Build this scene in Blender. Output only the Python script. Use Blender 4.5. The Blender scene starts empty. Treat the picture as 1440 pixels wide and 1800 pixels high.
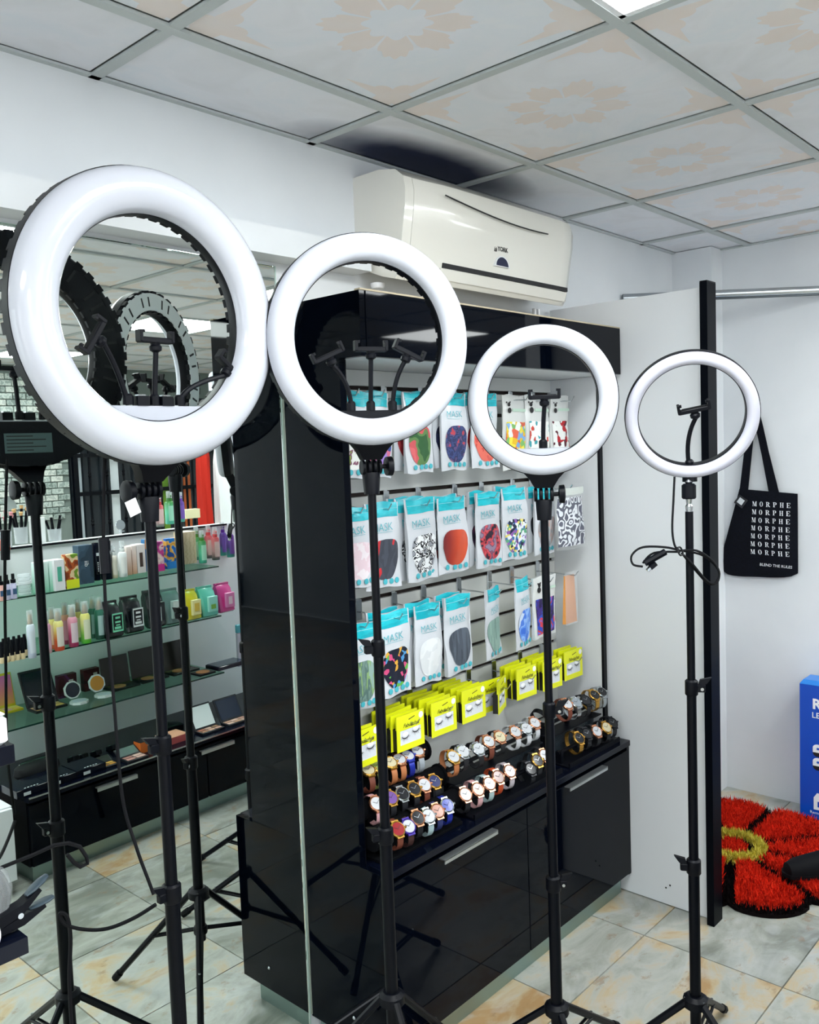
import bpy, math, random
from mathutils import Vector, Matrix
PI = math.pi
sc = bpy.context.scene
C = sc.collection
random.seed(7)

# ------------------------------------------------------------------ camera, world, exposure, lights
HC, FPX = 1.59, 1543.1
YAW, PITCH, ROLL = 0.739686, -0.0737229, -0.0366697
cy, sy = math.cos(YAW), math.sin(YAW)
fw = Vector((cy*math.cos(PITCH), sy*math.cos(PITCH), math.sin(PITCH)))
rt = Vector((sy, -cy, 0)); up = rt.cross(fw)
R2 = rt*math.cos(ROLL) + up*math.sin(ROLL)
U2 = up*math.cos(ROLL) - rt*math.sin(ROLL)
cam_data = bpy.data.cameras.new('camera'); cam = bpy.data.objects.new('camera', cam_data); C.objects.link(cam)
m = Matrix.Identity(4)
for i in range(3):
    m[i][0], m[i][1], m[i][2] = R2[i], U2[i], -fw[i]
m.translation = (0, 0, HC)
cam.matrix_world = m
cam_data.sensor_fit = 'VERTICAL'; cam_data.sensor_height = 24; cam_data.lens = FPX/1800*24
cam_data.clip_start = 0.02
sc.camera = cam
w = bpy.data.worlds.new('world'); sc.world = w; w.use_nodes = True
w.node_tree.nodes['Background'].inputs[0].default_value = (0.90, 0.95, 1.0, 1)
w.node_tree.nodes['Background'].inputs[1].default_value = 2.2
sc.view_settings.view_transform = 'Standard'; sc.view_settings.look = 'None'
sc.view_settings.gamma = 1; sc.view_settings.use_curve_mapping = False
sc.view_settings.exposure = 0.56
PANEL_POWER = 20.0          # emission of the ceiling light panels
PANEL_COLOUR = '#f6fbfb'

HROOM = 2.394               # ceiling height
YM = 1.757                  # face of the wall mirror
YW = 1.763                  # back wall face
def at(u, v, ax, val):      # the point that a pixel of the 1440x1800 photograph shows on the plane axis = val
    d = R2*((u-720)/FPX) + U2*((900-v)/FPX) + fw
    o = (0, 0, HC)[ax]
    return Vector((0, 0, HC)) + d*((val-o)/d[ax])
def deep(u, v, d): return Vector((0, 0, HC)) + (R2*((u-720)/FPX) + U2*((900-v)/FPX) + fw)*d      # the same, at a depth before the camera
def mirrored(u, v, z):      # the real place of what the wall mirror shows at a pixel, on a level z
    p = at(u, v, 2, z); return Vector((p.x, 2*YM-p.y, z))

# ------------------------------------------------------------------ helpers
def lin(h):
    if not isinstance(h, str): return tuple(h)[:3]
    h = h.lstrip('#'); o = []
    for i in (0, 2, 4):
        x = int(h[i:i+2], 16)/255; o.append(x/12.92 if x <= .04045 else ((x+.055)/1.055)**2.4)
    return tuple(o)
MATS = {}
def mat(name, col='#ffffff', rough=.5, metal=0.0, spec=.5, emit=0.0, coat=0.0, trans=0.0, alpha=1.0):
    if name in MATS: return MATS[name]
    m = bpy.data.materials.new(name); m.use_nodes = True
    b = m.node_tree.nodes['Principled BSDF']; c = lin(col)
    b.inputs['Base Color'].default_value = (*c, 1); b.inputs['Roughness'].default_value = rough
    b.inputs['Metallic'].default_value = metal; b.inputs['Specular IOR Level'].default_value = spec
    b.inputs['Coat Weight'].default_value = coat; b.inputs['Coat Roughness'].default_value = .05
    b.inputs['Transmission Weight'].default_value = trans; b.inputs['Alpha'].default_value = alpha
    if emit:
        b.inputs['Emission Color'].default_value = (*c, 1); b.inputs['Emission Strength'].default_value = emit
    MATS[name] = m; return m
def nodes_of(m): return m.node_tree.nodes, m.node_tree.links, m.node_tree.nodes['Principled BSDF']
def ramp(N, stops, interp='LINEAR'):
    r = N.new('ShaderNodeValToRGB'); r.color_ramp.interpolation = interp
    while len(r.color_ramp.elements) < len(stops): r.color_ramp.elements.new(.5)
    for e, (p, c) in zip(r.color_ramp.elements, stops):
        e.position = p; e.color = (*lin(c), 1)
    return r
def math_node(N, L, op, a, b=None):
    n = N.new('ShaderNodeMath'); n.operation = op
    for i, x in enumerate((a, b)):
        if x is None: continue
        if isinstance(x, (int, float)): n.inputs[i].default_value = x
        else: L.new(x, n.inputs[i])
    return n.outputs[0]
def fabric(name, cols, scale=60, kind='noise', rough=.6, stretch=(1, 1, 1), detail=2, spec=.3):
    if name in MATS: return MATS[name]
    m = mat(name, cols[0], rough, spec=spec); N, L, b = nodes_of(m)
    tc = N.new('ShaderNodeTexCoord'); mp = N.new('ShaderNodeMapping'); mp.inputs['Scale'].default_value = stretch
    oi = N.new('ShaderNodeObjectInfo')
    ad = N.new('ShaderNodeVectorMath'); ad.operation = 'ADD'
    L.new(tc.outputs['Object'], ad.inputs[0]); L.new(oi.outputs['Random'], ad.inputs[1]); L.new(ad.outputs[0], mp.inputs[0])
    if kind == 'voronoi':
        t = N.new('ShaderNodeTexVoronoi'); t.inputs['Scale'].default_value = scale
        sp = N.new('ShaderNodeSeparateColor'); L.new(mp.outputs[0], t.inputs['Vector']); L.new(t.outputs['Color'], sp.inputs[0]); out = sp.outputs[0]
    elif kind == 'wave':
        t = N.new('ShaderNodeTexWave'); t.inputs['Scale'].default_value = scale; t.inputs['Distortion'].default_value = 6
        t.inputs['Detail'].default_value = 2; L.new(mp.outputs[0], t.inputs['Vector']); out = t.outputs[1]
    else:
        t = N.new('ShaderNodeTexNoise'); t.inputs['Scale'].default_value = scale; t.inputs['Detail'].default_value = detail
        L.new(mp.outputs[0], t.inputs['Vector']); out = t.outputs[0]
    n = len(cols)
    if kind == 'noise' : st = [(.32+.36*i/max(1, n), c) for i, c in enumerate(cols)]
    else: st = [(i/n, c) for i, c in enumerate(cols)]
    r = ramp(N, st, 'CONSTANT' if kind != 'wave' else 'LINEAR'); L.new(out, r.inputs[0]); L.new(r.outputs[0], b.inputs['Base Color'])
    return m
def gradient_mat(name, stops, lo, hi, axis=2, rough=.3):   # the thing's own printed or liquid colour, bottom to top
    if name in MATS: return MATS[name]
    m = mat(name, stops[0][1], rough); N, L, b = nodes_of(m)
    tc = N.new('ShaderNodeTexCoord'); s = N.new('ShaderNodeSeparateXYZ'); L.new(tc.outputs['Object'], s.inputs[0])
    v = math_node(N, L, 'DIVIDE', math_node(N, L, 'SUBTRACT', s.outputs[axis], lo), hi-lo)
    r = ramp(N, stops); L.new(v, r.inputs[0]); L.new(r.outputs[0], b.inputs['Base Color']); return m

class MB:
    def __init__(s): s.v = []; s.f = []
    def add(s, vs, fs, M=None):
        o = len(s.v)
        s.v += [tuple(M @ Vector(p)) if M else tuple(p) for p in vs]
        s.f += [tuple(i+o for i in f) for f in fs]; return s
    def box(s, lo, hi, M=None):
        x0, y0, z0 = lo; x1, y1, z1 = hi
        return s.add([(x0,y0,z0),(x1,y0,z0),(x1,y1,z0),(x0,y1,z0),(x0,y0,z1),(x1,y0,z1),(x1,y1,z1),(x0,y1,z1)],
                     [(0,3,2,1),(4,5,6,7),(0,1,5,4),(1,2,6,5),(2,3,7,6),(3,0,4,7)], M)
    def rbox(s, lo, hi, r=.004, M=None):       # box with chamfered vertical (z) edges and top and bottom rims
        x0, y0, z0 = lo; x1, y1, z1 = hi
        def ringp(a, z): 
            X0, X1, Y0, Y1 = x0+a, x1-a, y0+a, y1-a; q = r*.6
            return [(X0+q,Y0,z),(X1-q,Y0,z),(X1,Y0+q,z),(X1,Y1-q,z),(X1-q,Y1,z),(X0+q,Y1,z),(X0,Y1-q,z),(X0,Y0+q,z)]
        rows = [ringp(r*.6, z0), ringp(0, z0+r*.6), ringp(0, z1-r*.6), ringp(r*.6, z1)]
        return s.loft(rows, True, M)
    def loft(s, rows, caps=True, M=None, closed=True):
        n = len(rows[0]); vs = [p for r in rows for p in r]; fs = []
        for i in range(len(rows)-1):
            for j in range(n if closed else n-1):
                k = (j+1) % n; fs.append((i*n+j, i*n+k, (i+1)*n+k, (i+1)*n+j))
        if caps: fs.append(tuple(range(n-1, -1, -1))); fs.append(tuple((len(rows)-1)*n+j for j in range(n)))
        return s.add(vs, fs, M)
    def lathe(s, prof, n=16, M=None, caps=True):   # (radius, height) about z
        return s.loft([[(r*math.cos(2*PI*j/n), r*math.sin(2*PI*j/n), z) for j in range(n)] for r, z in prof], caps, M)
    def ring(s, prof, n=64, M=None):               # closed profile turned about z
        k = len(prof); vs = [(r*math.cos(2*PI*j/n), r*math.sin(2*PI*j/n), z) for j in range(n) for r, z in prof]; fs = []
        for j in range(n):
            for i in range(k):
                a, b = j*k+i, j*k+(i+1) % k; c = ((j+1) % n)*k
                fs.append((a, c+i, c+(i+1) % k, b))
        return s.add(vs, fs, M)
    def tube(s, pts, r, n=8, M=None):
        pts = [Vector(p) for p in pts]; rows = []; ref = None
        for i, p in enumerate(pts):
            t = (pts[min(i+1, len(pts)-1)]-pts[max(i-1, 0)]).normalized()
            if ref is None: ref = Vector((0, 0, 1)) if abs(t.z) < .9 else Vector((1, 0, 0))
            a = (ref - t*ref.dot(t)).normalized(); ref = a; b = t.cross(a); rr = r[i] if isinstance(r, (list, tuple)) else r
            rows.append([p+a*(rr*math.cos(2*PI*j/n))+b*(rr*math.sin(2*PI*j/n)) for j in range(n)])
        return s.loft(rows, True, M)
    def prism(s, poly, d0, d1, M=None):            # polygon in x,z pushed along y from d0 to d1
        return s.loft([[(x, d0, z) for x, z in poly], [(x, d1, z) for x, z in poly]], True, M)
    def mesh(s, name, smooth=35):
        me = bpy.data.meshes.new(name); me.from_pydata(s.v, [], s.f); me.validate()
        if smooth:
            me.polygons.foreach_set('use_smooth', [True]*len(me.polygons))
            me.set_sharp_from_angle(angle=math.radians(smooth))
        me.update(); return me
def rot(ax, deg): return Matrix.Rotation(math.radians(deg), 4, ax)
def T(x, y, z): return Matrix.Translation((x, y, z))
def fix_normals(me):
    import bmesh
    bm = bmesh.new(); bm.from_mesh(me); bmesh.ops.recalc_face_normals(bm, faces=bm.faces); bm.to_mesh(me); bm.free()
def O(name, geo, material, parent=None, M=None, smooth=35, kind=None, label=None):
    if isinstance(geo, MB):
        geo = geo.mesh(name, smooth); fix_normals(geo)
    own = bool(geo.materials)
    if not own: geo.materials.append(material)
    o = bpy.data.objects.new(name, geo); C.objects.link(o)
    if own and geo.materials[0] is not material:
        o.material_slots[0].link = 'OBJECT'; o.material_slots[0].material = material
    if parent is not None: o.parent = parent
    if M is not None: o.matrix_basis = M
    if kind: o['kind'] = kind
    if label: o['label'] = label
    return o
def tag(o, label, cat, group=None):
    o['label'] = label; o['category'] = cat
    if group: o['group'] = group
    return o
def thing(name, label, cat, M=None, group=None):
    o = bpy.data.objects.new(name, None); o.empty_display_size = .05; C.objects.link(o)
    if M is not None: o.matrix_basis = M
    return tag(o, label, cat, group)
TXT = {}
def text_mesh(s, size=1, shear=0, spacing=1, bold=0, align='CENTER'):
    k = (s, size, shear, spacing, bold, align)
    if k not in TXT:
        cu = bpy.data.curves.new('lettering', 'FONT'); cu.body = s; cu.size = size; cu.shear = shear
        cu.space_character = spacing; cu.offset = bold; cu.align_x = align; cu.align_y = 'CENTER'; cu.resolution_u = 2
        o = bpy.data.objects.new('lettering', cu); C.objects.link(o)
        dg = bpy.context.evaluated_depsgraph_get(); dg.update()
        me = bpy.data.meshes.new_from_object(o.evaluated_get(dg)); me.materials.clear()
        bpy.data.objects.remove(o); TXT[k] = me
    me = TXT[k].copy(); return me
UPRIGHT = rot('X', 90)          # text drawn in x,y stands up in x,z and faces -y

BLACK = mat('black_plastic', '#05070f', .45, spec=.18)
BLACKM = mat('black_metal', '#04060d', .38, spec=.15)
GLOSS = mat('black_gloss_board', '#03060f', .03, spec=.11)
SILVER = mat('chrome', '#c9ced2', .22, 1.0)
ALU = mat('brushed_aluminium', '#93a8a2', .35, .85)
WHITEP = mat('white_plastic', '#e6e8ec', .25)
WHITEB = mat('white_board', '#dfe2e6', .45)
RUBBER = mat('rubber', '#06070c', .7, spec=.2)
INK = mat('black_ink', '#0a0a10', .6)
WHITEINK = mat('white_ink', '#eef1f5', .6)
VELVET = mat('black_velvet', '#05060a', .95, spec=.1)
ORD = ['first', 'second', 'third', 'fourth', 'fifth', 'sixth', 'seventh', 'eighth', 'ninth', 'tenth', 'eleventh', 'twelfth', 'thirteenth', 'fourteenth', 'fifteenth', 'sixteenth']
# ------------------------------------------------------------------ the room
X0, X1, XF, YB = -2.6, 3.81, 6.4, -3.9     # X1: the wall behind the rug, XF: the far side of the shop, YB: the shop front
def wall_paint():
    m = mat('wall_paint', '#dcdfe3', .55, spec=.3); N, L, b = nodes_of(m)
    tc = N.new('ShaderNodeTexCoord'); t = N.new('ShaderNodeTexNoise'); t.inputs['Scale'].default_value = 2.2; t.inputs['Detail'].default_value = 5
    L.new(tc.outputs['Object'], t.inputs['Vector']); r = ramp(N, [(.35, '#d6dade'), (.7, '#e2e5e8')]); L.new(t.outputs[0], r.inputs[0]); L.new(r.outputs[0], b.inputs['Base Color'])
    bp = N.new('ShaderNodeBump'); bp.inputs['Strength'].default_value = .08; t2 = N.new('ShaderNodeTexNoise'); t2.inputs['Scale'].default_value = 40
    L.new(tc.outputs['Object'], t2.inputs['Vector']); L.new(t2.outputs[0], bp.inputs['Height']); L.new(bp.outputs[0], b.inputs['Normal']); return m
PAINT = wall_paint()
def struct(name, mb, m, M=None): return O(name, mb, m, None, M, kind='structure')
struct('wall_back', MB().box((X0, YW, 0), (X1+.1, YW+.12, HROOM+.1)), PAINT)
struct('wall_right', MB().box((X1, .3, 0), (X1+.12, YW+.12, HROOM+.1)), PAINT)
struct('wall_right_return', MB().box((X1+.12, .3, 0), (XF, .42, HROOM+.1)), PAINT)
struct('wall_far', MB().box((XF, YB, 0), (XF+.12, .42, HROOM+.1)), PAINT)
struct('wall_left', MB().box((X0-.12, YB, 0), (X0, .1, HROOM+.1)).box((X0-.12, 1.2, 0), (X0, YW+.12, HROOM+.1)).box((X0-.12, .1, 0), (X0, 1.2, .35)).box((X0-.12, .1, 2.25), (X0, 1.2, HROOM+.1)), PAINT)   # opening added in the unseen wall to let sky light in
struct('trim_1', MB().box((3.70, 1.585, 0), (X1, YW, HROOM)), PAINT)              # boxed corner
struct('trim_2', MB().box((X0, 1.69, 2.068), (1.735, YW, 2.135)), PAINT)          # pelmet over the mirror
# ceiling: slab, tee grid, tiles
TP, GX, GY = .605, .990, 1.467
ceil = struct('ceiling', MB().box((X0, YB, HROOM+.035), (XF, YW, HROOM+.06)), mat('plenum', '#2a2d31', .9))
def tile_mat(name, patterned):
    m = mat(name, '#dfe2e5', .6, spec=.25); N, L, b = nodes_of(m)
    tc = N.new('ShaderNodeTexCoord'); sp = N.new('ShaderNodeSeparateXYZ'); L.new(tc.outputs['Object'], sp.inputs[0])
    oi = N.new('ShaderNodeObjectInfo')
    nz = N.new('ShaderNodeTexNoise'); nz.inputs['Scale'].default_value = 3.5; nz.inputs['Detail'].default_value = 5; nz.inputs['Distortion'].default_value = 1.6
    ad = N.new('ShaderNodeVectorMath'); ad.operation = 'ADD'; L.new(tc.outputs['Object'], ad.inputs[0])
    sc_ = N.new('ShaderNodeVectorMath'); sc_.operation = 'SCALE'; L.new(oi.outputs['Location'], sc_.inputs[0]); sc_.inputs['Scale'].default_value = 3.1; L.new(sc_.outputs[0], ad.inputs[1]); L.new(ad.outputs[0], nz.inputs['Vector'])
    base = ramp(N, [(.3, '#dadce1'), (.5, '#e2e4ea'), (.62, '#dde2e9'), (.8, '#e6e7ea')]); L.new(nz.outputs[0], base.inputs[0])
    col = base.outputs[0]
    if patterned:
        x, y = sp.outputs[0], sp.outputs[1]
        mt = lambda op, a, c=None: math_node(N, L, op, a, c)
        r = mt('SQRT', mt('ADD', mt('MULTIPLY', x, x), mt('MULTIPLY', y, y)))
        th = mt('ARCTAN2', y, x)
        edge = mt('ADD', mt('MULTIPLY', mt('ABSOLUTE', mt('COSINE', mt('MULTIPLY', th, 4.0))), .055), mt('MULTIPLY', mt('COSINE', mt('MULTIPLY', th, 40.0)), .006))
        outer = mt('LESS_THAN', r, mt('ADD', edge, .095))
        inner = mt('GREATER_THAN', r, mt('ADD', mt('MULTIPLY', mt('COSINE', mt('MULTIPLY', th, 8.0)), .008), .062))
        # leaf veins: a ragged gap between the leaves
        gap = mt('GREATER_THAN', mt('ABSOLUTE', mt('COSINE', mt('MULTIPLY', th, 4.0))), .14)
        med = mt('MULTIPLY', mt('MULTIPLY', outer, inner), gap)
        # corner sprays
        cx, cy_ = mt('SUBTRACT', mt('ABSOLUTE', x), .235), mt('SUBTRACT', mt('ABSOLUTE', y), .235)
        rc = mt('SQRT', mt('ADD', mt('MULTIPLY', cx, cx), mt('MULTIPLY', cy_, cy_)))
        tcn = mt('ARCTAN2', cy_, cx)
        arm = mt('MULTIPLY', mt('LESS_THAN', rc, mt('ADD', mt('MULTIPLY', mt('ABSOLUTE', mt('COSINE', mt('MULTIPLY', tcn, 2.0))), .035), .022)), 1.0)
        ex = mt('MULTIPLY', mt('LESS_THAN', mt('ABSOLUTE', mt('SUBTRACT', mt('ABSOLUTE', y), .248)), mt('MULTIPLY', mt('SUBTRACT', mt('ABSOLUTE', x), .10), .16)), mt('GREATER_THAN', mt('ABSOLUTE', x), .10))
        ey = mt('MULTIPLY', mt('LESS_THAN', mt('ABSOLUTE', mt('SUBTRACT', mt('ABSOLUTE', x), .248)), mt('MULTIPLY', mt('SUBTRACT', mt('ABSOLUTE', y), .10), .16)), mt('GREATER_THAN', mt('ABSOLUTE', y), .10))
        mask = mt('MAXIMUM', mt('MAXIMUM', med, arm), mt('MAXIMUM', ex, ey))
        n2 = N.new('ShaderNodeTexNoise'); n2.inputs['Scale'].default_value = 14; L.new(ad.outputs[0], n2.inputs['Vector'])
        mask = mt('MULTIPLY', mask, mt('ADD', mt('MULTIPLY', n2.outputs[0], .5), .5))
        mx = N.new('ShaderNodeMix'); mx.data_type = 'RGBA'; L.new(mask, mx.inputs[0]); L.new(col, mx.inputs[6]); mx.inputs[7].default_value = (*lin('#e3d6ce'), 1)
        col = mx.outputs[2]
    # tiles turn dark navy round the air conditioner (a ragged patch fixed to the room)
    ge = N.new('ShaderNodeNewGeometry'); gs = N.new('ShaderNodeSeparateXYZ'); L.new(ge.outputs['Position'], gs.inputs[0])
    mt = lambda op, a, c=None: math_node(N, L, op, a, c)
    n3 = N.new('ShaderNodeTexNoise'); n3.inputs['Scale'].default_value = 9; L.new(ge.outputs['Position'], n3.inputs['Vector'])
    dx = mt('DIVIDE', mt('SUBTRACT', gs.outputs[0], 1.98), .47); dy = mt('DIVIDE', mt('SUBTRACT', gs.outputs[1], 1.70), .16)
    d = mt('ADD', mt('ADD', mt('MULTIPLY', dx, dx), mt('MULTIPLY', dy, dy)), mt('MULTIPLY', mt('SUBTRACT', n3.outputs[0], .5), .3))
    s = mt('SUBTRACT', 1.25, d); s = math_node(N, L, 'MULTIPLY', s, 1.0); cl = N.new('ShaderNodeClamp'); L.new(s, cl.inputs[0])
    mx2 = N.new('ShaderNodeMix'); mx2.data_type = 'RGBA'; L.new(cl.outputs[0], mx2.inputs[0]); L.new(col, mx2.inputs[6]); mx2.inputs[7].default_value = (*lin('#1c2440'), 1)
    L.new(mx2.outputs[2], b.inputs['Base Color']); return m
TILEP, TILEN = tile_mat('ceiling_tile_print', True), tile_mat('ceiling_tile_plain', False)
xs = [GX+TP*i for i in range(-5, 9)]; ys = [GY-TP*i for i in range(0, 9)]
xb = [X0]+[x for x in xs if X0+.05 < x < XF-.05]+[XF]; yb = [YB]+sorted(y for y in ys if YB+.05 < y < YW)+[YW]
TEE = mat('tee_bar', '#b4bbbb', .45)
for x in xb[1:-1]: O('tee_bar', MB().box((x-.012, YB, HROOM-.004), (x+.012, YW, HROOM+.002)).box((x-.003, YB, HROOM), (x+.003, YW, HROOM+.03)), TEE, ceil)
for y in yb[1:-1]: O('tee_bar', MB().box((X0, y-.012, HROOM-.005), (XF, y+.012, HROOM+.002)).box((X0, y-.003, HROOM), (XF, y+.003, HROOM+.03)), TEE, ceil)
O('edge_angle', MB().box((X0, YW-.016, HROOM-.004), (X1, YW, HROOM+.001)).box((X1-.016, .42, HROOM-.004), (X1, YW-.016, HROOM+.001)), TEE, ceil)
LIT = [(.990, .257), (2.805, -1.558), (2.805, -.348), (2.805, -3.373), (.990, -1.558), (-.825, .257), (-.825, -1.558), (4.62, -1.558), (.990, -3.373), (-1.43, -3.373)]  # the panel nearest the right wall is added out of view to brighten it
GLOW = mat('light_panel_diffuser', PANEL_COLOUR, .4, emit=PANEL_POWER)
tile_cache = {}
for i in range(len(xb)-1):
    for j in range(len(yb)-1):
        a, b_, c_, d_ = xb[i], xb[i+1], yb[j], yb[j+1]
        if a >= X1-.02 and c_ >= .25: continue
        w_, h_ = b_-a, d_-c_; cx, cyy = (a+b_)/2, (c_+d_)/2
        if any(abs(a-lx) < .02 and abs(c_-ly) < .02 for lx, ly in LIT):
            t = thing('ceiling_light', 'square lit LED ceiling panel, %s' % {(.99, .257): 'the one over the ring lights', }.get((round(a, 3), round(c_, 3)), '%s row from the entrance, %s from the shop window' % (ORD[j], ORD[i])), 'ceiling light', T(cx, cyy, HROOM), 'ceiling light panels')
            O('diffuser', MB().box((-w_/2+.022, -h_/2+.022, -.002), (w_/2-.022, h_/2-.022, .004)), GLOW, t)
            f = MB()
            for s in (-1, 1):
                f.box((s*(w_/2-.018)-.006, -h_/2+.012, -.003), (s*(w_/2-.018)+.006, h_/2-.012, .006)); f.box((-w_/2+.012, s*(h_/2-.018)-.006, -.003), (w_/2-.012, s*(h_/2-.018)+.006, .006))
            O('frame', f, WHITEP, t); continue
        k = (round(w_, 3), round(h_, 3))
        if k not in tile_cache:
            e = .004
            tile_cache[k] = MB().loft([[(-w_/2+.002, -h_/2+.002, z), (w_/2-.0155, -h_/2+.002, z), (w_/2-.0155, h_/2-.0155, z), (-w_/2+.002, h_/2-.0155, z)] for z in (.0, .012)]).mesh('tile', 0)
            fix_normals(tile_cache[k])
        full = w_ > .5 and h_ > .5
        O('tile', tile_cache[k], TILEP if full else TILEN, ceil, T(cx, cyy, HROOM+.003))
# floor tiles
fl = struct('floor', MB().box((X0, YB, -.05), (XF, YW, -.006)), mat('grout', '#8f9288', .9))
def stone():
    m = mat('stone_tile', '#b9bcb4', .28, spec=.4); N, L, b = nodes_of(m)
    tc = N.new('ShaderNodeTexCoord'); oi = N.new('ShaderNodeObjectInfo')
    ge = N.new('ShaderNodeNewGeometry')
    off = N.new('ShaderNodeVectorMath'); off.operation = 'SCALE'; off.inputs['Scale'].default_value = 37.0
    cmb = N.new('ShaderNodeCombineXYZ'); L.new(oi.outputs['Random'], cmb.inputs[0]); L.new(oi.outputs['Random'], cmb.inputs[1]); L.new(cmb.outputs[0], off.inputs[0])
    ad = N.new('ShaderNodeVectorMath'); L.new(tc.outputs['Object'], ad.inputs[0]); L.new(off.outputs[0], ad.inputs[1])
    mp = N.new('ShaderNodeMapping'); mp.inputs['Scale'].default_value = (1, 1.7, 1); mp.inputs['Rotation'].default_value = (0, 0, .5); L.new(ad.outputs[0], mp.inputs[0])
    n1 = N.new('ShaderNodeTexNoise'); n1.inputs['Scale'].default_value = 3.2; n1.inputs['Detail'].default_value = 7; n1.inputs['Roughness'].default_value = .6; n1.inputs['Distortion'].default_value = .9
    n2 = N.new('ShaderNodeTexNoise'); n2.inputs['Scale'].default_value = 9; n2.inputs['Detail'].default_value = 8; n2.inputs['Roughness'].default_value = .7
    n3 = N.new('ShaderNodeTexNoise'); n3.inputs['Scale'].default_value = 4.5; n3.inputs['Detail'].default_value = 6; n3.inputs['Distortion'].default_value = 2.2
    for n in (n1, n2, n3): L.new(mp.outputs[0], n.inputs['Vector'])
    sh = math_node(N, L, 'ADD', n1.outputs[0], math_node(N, L, 'MULTIPLY', math_node(N, L, 'SUBTRACT', oi.outputs['Random'], .5), .30))
    r1 = ramp(N, [(.28, '#7c8078'), (.40, '#989b92'), (.50, '#adafa8'), (.57, '#b8a88a'), (.68, '#a8885f')]); L.new(sh, r1.inputs[0])
    r2 = ramp(N, [(.50, '#000000'), (.66, '#ffffff')]); L.new(n3.outputs[0], r2.inputs[0])
    r3 = ramp(N, [(.58, '#000000'), (.64, '#ffffff')]); L.new(n2.outputs[0], r3.inputs[0])
    mx = N.new('ShaderNodeMix'); mx.data_type = 'RGBA'; L.new(math_node(N, L, 'MULTIPLY', r2.outputs[0], .4), mx.inputs[0]); L.new(r1.outputs[0], mx.inputs[6]); mx.inputs[7].default_value = (*lin('#b9bdbe'), 1)
    mx2 = N.new('ShaderNodeMix'); mx2.data_type = 'RGBA'; L.new(math_node(N, L, 'MULTIPLY', r3.outputs[0], .55), mx2.inputs[0]); L.new(mx.outputs[2], mx2.inputs[6]); mx2.inputs[7].default_value = (*lin('#8a6f52'), 1)
    L.new(mx2.outputs[2], b.inputs['Base Color'])
    bp = N.new('ShaderNodeBump'); bp.inputs['Strength'].default_value = .12; bp.inputs['Distance'].default_value = .01; L.new(n2.outputs[0], bp.inputs['Height']); L.new(bp.outputs[0], b.inputs['Normal'])
    return m
STONE = stone(); FX, FY = .4505, .433
tm = MB().loft([[(-FX/2+.0015, -FY/2+.0015, -.006), (FX/2-.0015, -FY/2+.0015, -.006), (FX/2-.0015, FY/2-.0015, -.006), (-FX/2+.0015, FY/2-.0015, -.006)],
                [(-FX/2+.002, -FY/2+.002, 0), (FX/2-.002, -FY/2+.002, 0), (FX/2-.002, FY/2-.002, 0), (-FX/2+.002, FY/2-.002, 0)]]).mesh('stone_tile', 0); fix_normals(tm)
nfl = 0
for i in range(-8, 11):
    for j in range(-10, 3):
        cx, cyy = 1.124+FX*(i+.5), .873+FY*(j+.5)
        if X0+.1 < cx < XF and YB < cyy < YW+.1 and not (cx > X1+.2 and cyy > .5) and nfl < 295:
            O('stone_tile', tm, STONE, fl, T(cx, cyy, 0) @ rot('Z', random.choice((0, 180)))); nfl += 1
# the big wall mirror
mir = thing('wall_mirror', 'wide frameless mirror on the back wall beside the glossy black cabinet, under the white pelmet', 'mirror', T(0, YM, 0))
mm = mat('mirror_silver', '#e3ebe7', .0, 1.0)
O('glass', MB().rbox((X0+.3, 0, .012), (1.4535, .005, 2.058), .006), mm, mir)
O('edge', MB().box((1.4535, -.001, .012), (1.4565, .005, 2.058)), mat('mirror_edge', '#9fb5ad', .2), mir)

# shop front, seen only in the mirror
bw = struct('wall_front', MB().box((1.9, YB-.12, 0), (3.70, YB, HROOM+.1)).box((X0, YB-.12, 0), (1.9, YB, .35)).box((X0, YB-.12, 2.25), (1.9, YB, HROOM+.1)).box((5.40, YB-.12, 0), (XF, YB, HROOM+.1)).box((3.70, YB-.12, 2.15), (5.40, YB, HROOM+.1)), mat('mortar', '#6f7a76', .9))  # wide opening beside the brick part is added to light the ceiling from outside
bm_ = MB().rbox((-.052, 0, -.024), (.052, .018, .024), .006).mesh('brick', 30); fix_normals(bm_)
bricks = [fabric('brick_%d' % k, c, 30, rough=.85) for k, c in enumerate((['#9ba7a2', '#b3bbb6', '#8a9692'], ['#7d8a86', '#98a39e', '#6e7a76'], ['#b4bab4', '#c4c8c2', '#a4aba6']))]
for r in range(23):
    for k in range(9):
        x = 2.80+.112*k+(.056 if r % 2 else 0); z = 1.10+.0545*r
        if x < 3.64: O('brick', bm_, random.choice(bricks), bw, T(x, YB, z) @ T(0, 0, 0))
gate = thing('security_gate', 'black iron double gate with scrolled bars across the shop entrance', 'gate', T(4.55, YB+.02, 0))
for s in (-1, 1):
    f = MB()
    for x in (.03, .80): f.box((s*x-.022, -.02, .02), (s*x+.022, .02, 2.12))
    for z in (.04, .75, 1.28, 1.62, 2.08): f.box((min(s*.03, s*.80), -.018, z-.018), (max(s*.03, s*.80), .018, z+.018))
    O('gate_frame', f, BLACKM, gate)
    for k in range(4):
        x = s*(.17+.165*k)
        O('bar', MB().box((x-.008, -.008, .04), (x+.008, .008, 2.08)), BLACKM, gate)
        for z in (1.02, 1.45): O('knuckle', MB().lathe([(.004, z-.04), (.018, z-.015), (.009, z), (.018, z+.015), (.004, z+.04)], 8, T(x, 0, 0)), BLACKM, gate)
struct('door_1', MB().box((3.70, YB-.09, 0), (4.53, YB-.05, 2.15)).box((4.57, YB-.09, 0), (5.40, YB-.05, 2.15)), mat('door_glass', '#20262c', .1))
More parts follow.
